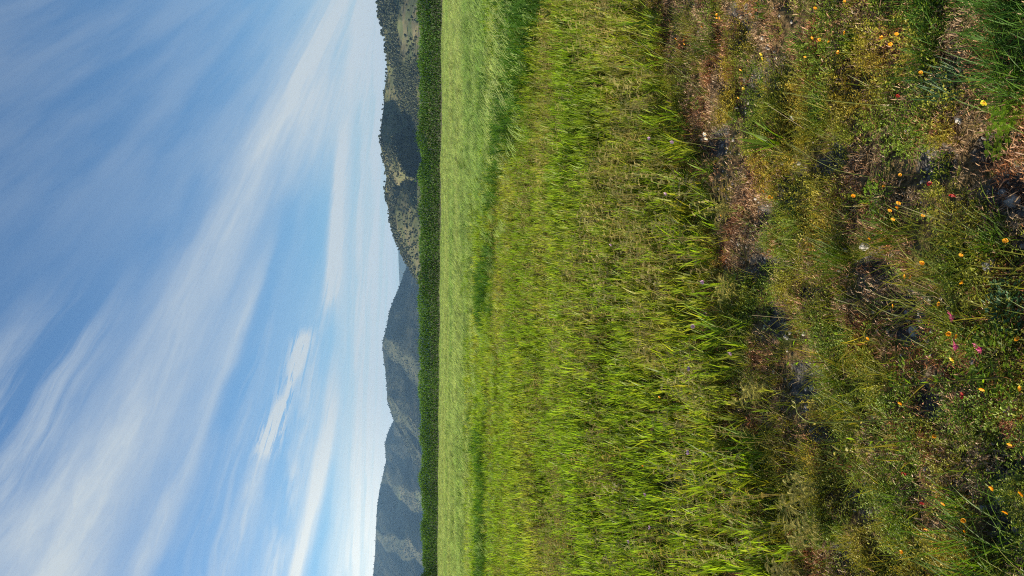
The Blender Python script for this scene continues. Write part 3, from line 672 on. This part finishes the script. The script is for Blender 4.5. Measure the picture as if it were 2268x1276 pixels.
# ------------------------------------------------------------------ single plants, flowers and stones of the bank
def head_pt(px, py, h):      # the point at height h above the soil on a pixel's line of sight
    z = h
    for _ in range(4):
        p = flat(px, py, z); z = float(gz(p[0], p[1])) + h
    return np.array([p[0], p[1], z])
def petals_mb(n, r, wd, cup, seed=0, ragged=0.):
    r_ = np.random.default_rng(seed); b = MB()
    for i in range(n):
        a = 2 * math.pi * i / n + r_.normal(0, .08); d = np.array([math.cos(a), math.sin(a), 0]); sd = np.array([-math.sin(a), math.cos(a), 0]); L_ = r * (1 + r_.normal(0, .06 + ragged))
        pts = [d * r * .1, d * L_ * .45 + np.array([0, 0, cup * r * .32]), d * L_ * .8 + np.array([0, 0, cup * r * .75]), d * L_ + np.array([0, 0, cup * r * 1.0])]
        b.strip(pts, [wd * .4, wd * .9, wd, wd * .35], sd, .2, 1)
    return b
def dome(r, h):
    b = MB(); b.lump((0, 0, h * .3), r, 5, 2, .1, (1, 1, h / r)); return b
DAISY = petals_mb(9, .0095, .0075, .55, 1).mesh('petals', [M['orange']]); DAISY2 = petals_mb(8, .0098, .0085, .9, 2).mesh('petals', [M['orange']])
DISC = dome(.0036, .003).mesh('centre', [M['centre']])
YELL = petals_mb(5, .0075, .007, .5, 3).mesh('petals', [M['yellow']])
PINKM = petals_mb(15, .0145, .0042, .5, 4, .15).mesh('petals', [M['pink']]); PINKC = dome(.005, .007).mesh('centre', [M['pink']])
REDM = petals_mb(5, .0085, .009, .7, 5).mesh('petals', [M['red']]); MAUVE = petals_mb(7, .009, .006, 1.0, 6).mesh('petals', [M['purple']]); WHT = petals_mb(6, .010, .0045, .5, 7).mesh('petals', [M['white']])
def stem_mesh(h, bend, mat, r=.0011):
    b = MB(); pts = [np.array([bend[0] * (1 - q) ** 1.6, bend[1] * (1 - q) ** 1.6, -h * (1 - q)]) for q in np.linspace(0, 1, 6)]
    b.tube(pts, r * 1.2, r, 4, .2, .8); return b.mesh('stem', [M[mat]])
STEMS = {}
def flower(name, px, py, h, petals, centre, label, cat, group, size=1.0, face=None, stem='stem', cmat=None):
    h = h + (.025 if px > 1560 else .03)      # the heads stand clear of the low weeds
    p = head_pt(px, py, h); e = empty(name, p, float(rng.uniform(0, 6.28)))
    key = (round(h, 2), stem)
    if key not in STEMS: STEMS[key] = stem_mesh(h + .01, rng.normal(0, h * .22, 2), stem)
    o = bpy.data.objects.new('stem', STEMS[key]); COL.objects.link(o); o.parent = e
    f_ = np.array([rng.normal(-.45, .5), rng.normal(-.1, .5), .8]) if face is None else np.array(face, float)
    q = (e.rotation_euler.to_matrix().inverted() @ Vector(f_)).to_track_quat('Z', 'Y').to_euler()
    for nm, me in (('petals', petals), ('centre', centre)):
        if me is None: continue
        o = bpy.data.objects.new(nm, me); COL.objects.link(o); o.parent = e; o.rotation_euler = q; o.scale = (size,) * 3
    tag(e, label, cat, group)
    return e
ORANGE = [
 (1498, 85, .05, 'small orange flower at the wheat edge near the top, alone left of a close pair'), (1513, 89, .05, 'upper flower of the close orange pair at the wheat edge near the top'), (1513, 97, .04, 'lower flower of the close orange pair at the wheat edge near the top'),
 (1601, 33, .05, 'orange flower over bare grey soil by the top edge, leftmost of three together'), (1608, 40, .045, 'orange flower over bare grey soil by the top edge, middle of three together'), (1615, 41, .04, 'orange flower over bare grey soil by the top edge, rightmost of three together'),
 (1556, 59, .03, 'dull orange flower half hidden in brown moss left of bare grey soil'), (1634, 216, .05, 'orange flower beside a thin pale stem just above the broad-bladed grass tuft'), (1647, 154, .03, 'tiny orange flower in brown moss beside the pale yellow buds'),
 (1807, 16, .05, 'orange flower hugging the top edge above the dry brown moss'), (1871, 3, .05, 'orange flower cut by the top edge beside reddish dry stems'), (1871, 73, .05, 'orange flower among the green blades of a tuft near the top right'),
 (1801, 83, .05, 'orange flower by a dark hollow near the top, left one of two'), (1816, 87, .045, 'orange flower by a dark hollow near the top, right one of two'), (1842, 92, .03, 'very small orange flower right of the two by the dark hollow near the top'),
 (1954, 83, .06, 'orange cup flower at top right, left of a yellower one on dark ground'), (1986, 74, .06, 'yellow-orange flower at top right just left of the dark rank grass'), (1972, 97, .06, 'largest orange flower of the three at top right, lowest of them'),
 (1859, 116, .05, 'yellowish ragged flower among yellow weeds below the top right tuft'), (1790, 125, .04, 'orange flower beside a black hollow left of the yellowish ragged flower'), (2040, 160, .04, 'orange flower at the edge of brown moss and dark rank grass'),
 (1598, 477, .05, 'orange flower in the wheat edge low weeds, left of an orange pair over brown moss'), (1691, 424, .05, 'orange flower on dark brown moss, just left of a touching orange pair'), (1708, 437, .04, 'left flower of a touching orange pair on brown moss'), (1716, 438, .045, 'right flower of a touching orange pair on brown moss'),
 (1994, 387, .06, 'orange flower in front of black shade beside grey gravel, topmost of its patch'), (1958, 413, .05, 'orange flower on the bright green leafy patch below the black shade'), (1891, 432, .06, 'orange flower alone on dark ground left of the bright green leafy patch'),
 (1990, 448, .05, 'blurred orange flower right of the bright green leafy patch, above a close pair'), (1974, 465, .055, 'left flower of the close pair under the bright green leafy patch'), (1988, 459, .05, 'right flower of the close pair under the bright green leafy patch'),
 (1979, 484, .05, 'orange flower on a curled dry stalk, right above the dark long-bladed tuft'), (2045, 476, .04, 'round yellow-orange flower alone on pale dry moss'), (1928, 528, .06, 'orange flower casting a dark shadow beside the whitish stone under the dark tuft'),
 (2225, 532, .05, 'orange flower at the foot of the bushy fine green tuft on the right'), (2130, 564, .05, 'orange flower left of the bushy fine green tuft beside brown moss'), (2045, 581, .05, 'orange flower in light green grass above the pair on grey gravel'),
 (2006, 613, .05, 'left flower of the pair at the lower edge of light green grass'), (2017, 615, .05, 'right flower of the pair at the lower edge of light green grass'), (2133, 627, .03, 'yellow-orange smudge of a flower in yellow weeds near a bent red stem'),
 (1977, 678, .06, 'bright orange flower alone over a black hollow'), (2082, 674, .06, 'orange flower at the end of a curved pale stalk above the first pink flower'), (2101, 739, .06, 'biggest bright yellow-orange flower between two pink flowers'),
 (2119, 746, .04, 'small orange flower touching the biggest yellow one, above a pink flower'), (2253, 752, .06, 'orange flower on black ground at the right edge, below the dark leafy plant'), (1924, 749, .04, 'orange flower among yellow-green weeds, far left of the pink flowers'),
 (2261, 861, .06, 'orange flower cut near the right edge below the bright leafy bush'), (2175, 861, .05, 'star-shaped yellow flower on a stalk right of a dark red flower'), (1995, 892, .04, 'small orange flower in brown moss left of a dark hollow and red flower'),
 (2069, 967, .05, 'small yellow flower at the tip of two long reddish stalks'), (2236, 983, .06, 'ragged orange flower near the right edge beside a pale grass blade'), (2203, 1080, .06, 'round yellow flower over dark soil, left of one at the right edge'),
 (2263, 1093, .06, 'yellow flower cut by the right edge near the lower right corner'), (2227, 1133, .06, 'orange flower at the end of a dark red stalk on black ground'), (2165, 1151, .05, 'orange flower left of the one on the dark red stalk'),
 (2050, 1171, .05, 'orange flower on green blades under the lower grass tufts'), (2139, 1179, .045, 'orange-yellow flower in mossy grass left of the lower right black soil'), (1999, 1222, .05, 'two-lobed orange flower near the bottom edge over dark gravel'),
 (2142, 1216, .045, 'faint orange flower near the bottom edge in bright grass'), (2090, 1115, .045, 'yellow-orange flower amid the blades of the lower grass tuft'),
 (1424, 1031, .25, 'tiny orange flower deep in the lower wheat, lower one of two'), (1461, 879, .25, 'tiny yellow-orange flower in the wheat between grass and pale weeds, upper one of two'),
]
for i, (px, py, h, lb) in enumerate(ORANGE):
    flower('orange_flower', px, py, h, DAISY if i % 3 else DAISY2, DISC, lb, 'flower', 'orange flowers scattered over the bank', float(rng.uniform(.55, .82)))
for px, py, lb in [(2113, 702, 'pink feathery flower, upper left of the three below a curved stalk'), (2119, 768, 'pink feathery flower right under the biggest yellow flower'), (2172, 772, 'pink feathery flower nearest the right edge, palest of the three')]:
    flower('pink_flower', px, py, .05, PINKM, PINKC, lb, 'flower', 'pink feathery flowers', 1.1)
for px, py, sz, lb in [(2060, 407, 1, 'dark red flower on pale dry moss beside grey gravel'), (2110, 430, 1.2, 'red flower low in the moss beside yellow-green weeds'), (1989, 211, .9, 'tiny bright red flower under the bright green leaves near the top right'), (2135, 877, 1.4, 'crimson flower over a dark hollow left of a star-shaped yellow flower'),
                       (2077, 1103, 1.1, 'dark red flower in shade above the lower grass tuft'), (2042, 1113, .9, 'small red flower between the two lower grass tufts'), (2002, 1049, 1, 'pinkish red flower lying in brown moss right of dark gravel')]:
    flower('red_flower', px, py, .025, REDM, None, lb, 'flower', 'small red flowers in the moss', sz * .85, stem='redstem')
for px, py, h, lb in [(1755, 260, .05, 'spidery white flower over a dark hollow right of the broad-bladed tuft'), (1562, 297, .12, 'white flower at the wheat edge, upper of two white ones'), (1567, 306, .11, 'white flower at the wheat edge, lower of two white ones')]:
    flower('white_flower', px, py, h, WHT, DISC, lb, 'flower', 'white flowers', 1.25)
for px, py, h, lb in [(1460, 306, .26, 'mauve flower in the upper wheat, left one of two'), (1477, 312, .25, 'mauve flower in the upper wheat, right one of two'), (1476, 428, .24, 'small mauve flower in the wheat above dark grass blades'), (1354, 541, .30, 'pale mauve flower farthest into the wheat'), (1556, 623, .18, 'mauve flower near the wheat edge left of bright blades'), (1537, 721, .2, 'whitish mauve flower over a dark gap in the middle of the wheat edge'),
                       (1608, 781, .14, 'mauve flower close to the bare bank at the wheat edge'), (1526, 1003, .2, 'mauve flower in the lower wheat beside a blackish gap'), (1431, 1095, .26, 'dusky mauve flower in pale weeds of the lower wheat'), (1441, 1169, .26, 'mauve flower in the lower wheat, right one of the lowest two'), (1394, 1199, .28, 'mauve flower in the lower wheat, left one of the lowest two'), (1528, 817, .2, 'whitish mauve flower in the wheat next to a yellow one')]:
    flower('mauve_flower', px, py, h, MAUVE, None, lb, 'flower', 'mauve flowers among the wheat', 1.3)
for px, py, h, lb in [(1642, 185, .05, 'pale yellow bud cluster on bare soil above the broad-bladed tuft'), (1645, 196, .05, 'pale yellow bud cluster right against the orange flower above the broad-bladed tuft'), (1686, 119, .06, 'pale yellow flower spike over dark bare soil near the top'), (2180, 227, .06, 'yellow leafy flower in the dark hollow left of the brown dead leaf'), (2110, 796, .04, 'small yellow flower below the biggest orange one, left of grey stone'), (1690, 130, .05, 'pale yellow flower just under the pale yellow spike near the top')]:
    flower('yellow_flower', px, py, h, YELL, DISC, lb, 'flower', 'pale yellow flowers', 1.1)

# grass tufts: root pixel, tip pixel, blades, width, spread, material
def tuft(px, py, tx, ty, nb, wd, spread, mat, label, r0=.02, name='grass_tuft', curl=.8, dry=0):
    p = gpt(px, py); tp = lift(tx, ty, p[1]); v = tp - p; h = float(np.linalg.norm(v)); e = empty(name, p); b = MB(); dr = MB()
    for j in range(nb):
        q = np.array([rng.normal(0, r0), rng.normal(0, r0), -.012]); a = rng.uniform(0, 6.28); ln = h * rng.uniform(.55, 1.12)
        tgt = dr if j < dry else b
        tgt.blade(q, a, ln, wd * rng.uniform(.7, 1.2), spread * rng.uniform(.1, 1), curl * rng.uniform(.2, 1.2), 6, 0, 1, 0, (v[0] / h * 1.3, 0))
    b.build('blades', M[mat], e)
    if dry: dr.build('dry_blades', M['straw'], e)
    tag(e, label, 'grass tuft', 'grass tufts on the bank'); return e
tuft(1876, 568, 1778, 566, 170, .0022, .45, 'tuft', 'rounded fine bright green grass tuft in the middle of the bank', .035)
tuft(2222, 540, 2138, 528, 190, .0020, .6, 'tuft', 'bushy fine green grass tuft beside grey soil near the right edge', .03)
tuft(1738, 318, 1640, 312, 24, .0095, .55, 'broad', 'broad-bladed bright grass tuft standing alone above the brown moss', .012, curl=.6)
tuft(1778, 92, 1735, 92, 60, .003, .6, 'tuft', 'short green grass tuft near the top, left of two orange flowers', .03)
tuft(1903, 80, 1846, 76, 46, .004, .8, 'tuft', 'spreading green grass tuft around an orange flower at top right', .03)
tuft(1830, 240, 1780, 236, 90, .0026, .5, 'tuft', 'upright yellow-green tuft with curled stems left of the pale moss mounds', .035)
tuft(1985, 508, 1900, 522, 60, .0034, .5, 'tuft', 'dark long-bladed tuft leaning over the black shade below the leafy patch', .025)
tuft(2008, 1125, 1926, 1132, 80, .0028, .6, 'tuft', 'dark arching grass tuft in the lower bank, left of a lighter one', .028)
tuft(2128, 1130, 2052, 1128, 70, .0034, .5, 'tuft', 'yellow-green arching grass tuft in the lower bank beside red flowers', .03)
tuft(2215, 1262, 2050, 1250, 190, .004, .5, 'tuft', 'large bright green grass clump at the bottom edge near the lower right corner', .07)
tuft(1868, 846, 1790, 820, 60, .0028, 1.1, 'tuft', 'open straggly tuft with a dry brown base below a black hollow', .012, dry=20)
tuft(1885, 915, 1842, 880, 50, .003, .9, 'tuft', 'small fresh green tuft just below the straggly dry-based one', .02)
tuft(2115, 592, 2035, 582, 150, .0024, .55, 'grass', 'soft light green grass patch around an orange flower mid bank', .06)
tuft(1960, 700, 1915, 706, 60, .003, .7, 'tuft', 'dark green tuft right of the single flower over the black hollow', .04)
tuft(1590, 100, 1505, 100, 60, .004, .7, 'grass', 'yellow-green grass tuft at the wheat edge near the top', .04)
tuft(1700, 20, 1640, 40, 40, .004, .8, 'tuft', 'curved green tuft cut by the top edge beside bare soil', .03)
tuft(2255, 200, 2170, 190, 130, .0028, .45, 'tuft', 'tall green tuft at the right edge below the dark rank grass', .05)
tuft(2120, 200, 2040, 205, 90, .0026, .6, 'dark', 'dark blue-green tuft left of the tall one at the right edge', .04)

# feathery vetch plants
def vetch(px, py, h, n, label, seed):
    e = empty('vetch_plant', gpt(px, py)); r_ = np.random.default_rng(seed); st_ = MB(); lf = MB()
    for j in range(n):
        a = r_.uniform(0, 6.28); tp = np.array([math.cos(a) * h * .45 * r_.uniform(.3, 1), math.sin(a) * h * .45 * r_.uniform(.3, 1), h * r_.uniform(.7, 1.05)]); mid = tp * .5 + np.array([0, 0, h * .1])
        st_.tube([(0, 0, -.01), mid, tp], .0016, .001, 4)
        for i in range(8):
            q = .35 + .65 * i / 7; pp = mid * min(1, q * 2) if q < .5 else mid + (tp - mid) * (q * 2 - 1); a2 = r_.uniform(0, 6.28)
            frond(lf, pp, (math.cos(a2), math.sin(a2), r_.uniform(.1, .9)), r_.uniform(.035, .06), 8, .010, r_.uniform(.4, 1))
    st_.build('stem', M['stem'], e); lf.build('foliage', M['fern'], e)
    tag(e, label, 'plant', 'feathery pale plants at the wheat edge')
vetch(1822, 1085, .19, 9, 'pale feathery vetch with toothed fronds at the lower wheat edge, upper one of two', 1)
vetch(1850, 1172, .22, 9, 'pale feathery vetch with toothed fronds at the lower wheat edge, lower one of two', 2)
vetch(1800, 1268, .2, 7, 'pale feathery plant cut by the bottom edge at the wheat edge', 3)
vetch(1640, 470, .16, 6, 'yellowish feathery weed at the wheat edge left of the orange flowers on brown moss', 4)
vetch(1720, 870, .18, 6, 'yellow-green feathery weed at the wheat edge above the broad bright blades', 5)
vetch(1650, 640, .16, 6, 'pale feathery weed in the middle of the wheat edge over a dark gap', 6)

# upright wild stalks: root pixel, bends, tip pixel
def stalk(pix, label, leaves=8, lw=.010, mat='stem', head=None, r=.0022, lmat='broad', lean_y=0.):
    p = gpt(*pix[0]); e = empty('wild_stalk', p); pts = [np.zeros(3) - np.array([0, 0, .01])]
    for i, q in enumerate(pix[1:]): pts.append(lift(q[0], q[1], p[1] + lean_y * (i + 1)) - p)
    b = MB(); fine = []
    for i in range(len(pts) - 1):
        for t in np.linspace(0, 1, 5)[:-1]: fine.append(pts[i] * (1 - t) + pts[i + 1] * t)
    fine.append(pts[-1]); fine = np.array(fine); fine[1:-1] = (fine[:-2] + 2 * fine[1:-1] + fine[2:]) / 4
    b.tube(fine, r, r * .55, 5, 0, 1); b.build('stem', M[mat], e)
    if leaves:
        lf = MB()
        for j in range(leaves):
            q = fine[int((.25 + .75 * j / max(1, leaves - 1)) * (len(fine) - 1))]; a = rng.uniform(0, 6.28)
            lf.leaf(q, (math.cos(a), math.sin(a), rng.uniform(.4, 1.6)), (math.sin(a), -math.cos(a), .8), rng.uniform(1.6, 3.4) * lw, lw * rng.uniform(.5, .9), rng.uniform(.4, 1))
        lf.build('foliage', M[lmat], e)
    if head:
        hb = MB(); d = fine[-1] - fine[-3]; d = d / np.linalg.norm(d)
        for j in range(44):
            q = fine[-1] - d * head * rng.uniform(0, 1); a = rng.uniform(0, 6.28); v = d * 1.1 + np.array([math.cos(a), math.sin(a), .2]) * .5
            hb.leaf(q, v, (0, -1, .3), rng.uniform(.008, .014), .0025, rng.uniform(.4, 1))
        hb.build('seed_head', M['weed'], e)
    tag(e, label, 'plant', 'upright wild stalks on the bank')
stalk([(1858, 804), (1790, 803), (1705, 798)], 'reddish stalk with green leafy tip pointing into the wheat, left of the straggly tuft', 14, .009, 'redstem')
stalk([(2050, 927), (1960, 930), (1860, 936), (1790, 936), (1765, 915), (1762, 895)], 'longest pale green stalk with hooked tip and orange-red base', 10, .008, 'stem', None, .0024, 'weed')
stalk([(2262, 836), (2150, 840), (2060, 848), (1980, 858)], 'long green stalk running in from the right edge to a leafy top', 12, .010, 'stem', None, .0026)
stalk([(1900, 738), (1840, 745), (1734, 756)], 'thin green stalk with leafy end above the straggly tuft, below a black hollow', 8, .009)
stalk([(2052, 976), (1975, 978), (1893, 974)], 'upper one of two reddish stalks with green tops pointing left into dark gravel', 12, .010, 'redstem')
stalk([(1968, 1001), (1905, 1002), (1850, 1001)], 'lower one of two reddish stalks, with a star of pale leaves at its top', 10, .012, 'redstem', None, .002, 'weed')
stalk([(1945, 397), (1850, 377), (1790, 346), (1748, 322)], 'long thin grass stalk slanting up, seed head half way, left of the leafy patch', 0, .006, 'stem', .09, .0012)
stalk([(2042, 246), (1930, 232), (1830, 222), (1738, 205)], 'furry grass stalk slanting across the pale moss mounds near the top', 0, .006, 'stem', .11, .0014)
stalk([(1535, 130), (1500, 108), (1458, 90)], 'thin stalk arching out of the wheat edge near the top', 5, .006)
stalk([(1670, 300), (1560, 215), (1500, 150), (1418, 95)], 'long thin drooping stalk in the upper wheat edge', 4, .006, 'stem', None, .0012)
stalk([(1800, 706), (1735, 704), (1665, 698)], 'pale straight stalk reaching from bare soil into the middle wheat edge', 0, .006, 'straw', None, .0014)
stalk([(2130, 635), (2085, 655), (2055, 640), (2010, 620)], 'bent dry stalk beside yellow weeds above the curved pale one', 0, .006, 'straw', None, .0014)
stalk([(2120, 700), (2085, 665), (2068, 655), (2050, 657)], 'curved pale stalk ending above the first pink flower', 0, .006, 'straw', None, .0014)
stalk([(2228, 1135), (2210, 1115), (2190, 1092)], 'short dark red stalk leaning over black soil at lower right', 0, .006, 'redstem', None, .0016)
stalk([(1800, 300), (1750, 265), (1700, 232)], 'dry twisting stalk above the white spidery flower', 0, .006, 'straw', None, .0014)

# leafy plants
def rosette(name, px, py, r, n, lw, mat, label, cat='plant', up_=.8, group='leafy plants near the right edge'):
    e = empty(name, gpt(px, py)); b = MB(); s_ = MB()
    for j in range(n):
        a = rng.uniform(0, 6.28); rr = r * math.sqrt(rng.uniform(.02, 1)); h = up_ * r * rng.uniform(.3, 1) * (1.2 - rr / r * .5)
        q = np.array([math.cos(a) * rr, math.sin(a) * rr, h]); a2 = a + rng.normal(0, .7)
        b.leaf(q, (math.cos(a2), math.sin(a2), rng.uniform(-.1, .9)), (0, 0, 1), lw * rng.uniform(.8, 1.5), lw * rng.uniform(.45, .75), rng.uniform(.2, 1))
        if j % 4 == 0: s_.tube([(0, 0, -.01), q * .5 + np.array([0, 0, h * .2]), q], .0012, .0008, 3)
    b.build('foliage', M[mat], e); s_.build('stem', M['stem'], e); tag(e, label, cat, group)
rosette('leafy_plant', 2258, 680, .075, 260, .013, 'dark', 'dark blue-green leafy plant at the right edge above an orange flower')
rosette('leafy_plant', 2240, 800, .10, 260, .017, 'broad', 'bright green bushy plant at the right edge between two orange flowers')
rosette('leafy_plant', 1985, 200, .045, 70, .011, 'broad', 'bright green low leaves between pale moss mounds near the top right')
rosette('leafy_plant', 1970, 440, .075, 170, .013, 'broad', 'bright green leafy patch ringed by orange flowers mid bank')
rosette('leafy_plant', 2140, 910, .04, 70, .011, 'broad', 'small yellow-green leafy plant right under the crimson flower')
rosette('leafy_plant', 2010, 830, .055, 90, .012, 'broad', 'yellow-green leafy weed where the long right-edge stalk ends')
rosette('leafy_plant', 2130, 985, .04, 60, .010, 'broad', 'narrow green leafy weed right of the two reddish stalks')
rosette('leafy_plant', 2100, 370, .05, 70, .011, 'broad', 'green leafy sprays beside grey gravel right of the dark red flower')
rosette('leafy_plant', 2060, 30, .06, 110, .014, 'broad', 'light green leaves at the top edge left of the dark rank grass')
def clover(px, py, r, n, label):
    e = empty('clover_patch', gpt(px, py)); b = MB(); s_ = MB()
    for j in range(n):
        a = rng.uniform(0, 6.28); rr = r * math.sqrt(rng.uniform(0, 1)); q = np.array([math.cos(a) * rr, math.sin(a) * rr, rng.uniform(.02, .05)]); a0 = rng.uniform(0, 6.28)
        for t in range(3): b.leaf(q, (math.cos(a0 + t * 2.09), math.sin(a0 + t * 2.09), .15), (0, 0, 1), .014, .013, rng.uniform(.4, 1), 0, .1)
        s_.tube([(q[0] * .8, q[1] * .8, -.01), q], .0008, .0006, 3)
    b.build('foliage', M['broad'], e); s_.build('stem', M['stem'], e); tag(e, label, 'clover')
clover(2245, 262, .04, 26, 'bright round clover leaves at the right edge beside the brown dead leaf')
clover(2240, 312, .05, 34, 'lower clover patch at the right edge with a pale round bud')

# stones and a dead leaf
STONES = [(2017, 287, .017, 'stone', 'white stone in a hollow below the pale moss mounds near the top right'), (1921, 545, .020, 'stone', 'whitish stone under the orange flower with the dark shadow'), (2193, 585, .019, 'greystone', 'large rough stone below the bushy fine tuft'), (2250, 445, .020, 'stone', 'long pale stone on grey soil near the right edge'),
 (2219, 1104, .020, 'greystone', 'grey stone on black soil between two yellow flowers at lower right'), (2180, 1126, .012, 'greystone', 'small grey stone left of the dark red stalk'), (2104, 685, .013, 'greystone', 'grey stone on the curved pale stalk above the first pink flower'), (1838, 684, .012, 'stone', 'pale stone in low green weeds left of the black hollow with a flower'),
 (1897, 458, .012, 'greystone', 'grey stone left of the bright green leafy patch'), (2028, 735, .018, 'stone', 'pale stone slab on the lit ridge left of the biggest yellow flower'), (2165, 803, .018, 'greystone', 'bluish grey stone right of the lowest pink flower'), (2092, 1098, .010, 'stone', 'pale small stone by the dark red flower in the lower bank'),
 (1800, 860, .016, 'greystone', 'grey stone in the long dark hollow above the hooked stalk'), (2235, 425, .014, 'greystone', 'dark grey stone on bare soil left of the long pale stone'), (2075, 990, .009, 'stone', 'small whitish stone at the tip of the upper reddish stalk'), (2125, 265, .012, 'stone', 'grey-white stone in the dark hollow left of the dead leaf')]
for i, (px, py, r, mt, lb) in enumerate(STONES):
    p = gpt(px, py); b = MB(); V_, F_ = ico(3)
    b.lump((0, 0, r * .3), r, 700 + i, 3, .38, (1.15, .9, .7)); o = b.build('stone', M[mt]); o.location = [float(q) for q in p]; o.rotation_euler = (0, 0, float(rng.uniform(0, 6)))
    tag(o, lb, 'stone', 'loose stones on the bank')
p = gpt(2212, 243); b = MB(); b.blade((0, 0, .012), 2.4, .045, .02, 1.2, .6, 6); m_ = leaf_mat('dead_leaf', (.22, .10, .035), (.33, .16, .06)); o = b.build('dead_leaf', m_); o.location = [float(q) for q in p]
tag(o, 'curled brown dead leaf at the right edge beside clover', 'leaf')
# ------------------------------------------------------------------ the air
def haze(density):
    v = [(x, y, z) for z in (-6, 350) for x, y in ((-9000, -3000), (9000, -3000), (9000, 11000), (-9000, 11000))]
    b = bpy.data.meshes.new('haze'); b.from_pydata(v, [], [(3, 2, 1, 0), (4, 5, 6, 7), (0, 1, 5, 4), (1, 2, 6, 5), (2, 3, 7, 6), (3, 0, 4, 7)])
    m = bpy.data.materials.new('haze'); m.use_nodes = True; q = NT(new_tree(m.node_tree))
    pv = q.n('ShaderNodeVolumePrincipled'); pv.inputs['Color'].default_value = (.34, .62, 1, 1); pv.inputs['Density'].default_value = density; pv.inputs['Anisotropy'].default_value = .2
    o = q.n('ShaderNodeOutputMaterial'); q.link(pv.outputs[0], o.inputs['Volume'])
    b.materials.append(m); link_mesh('haze', b, 'stuff')
haze(6.5e-5)
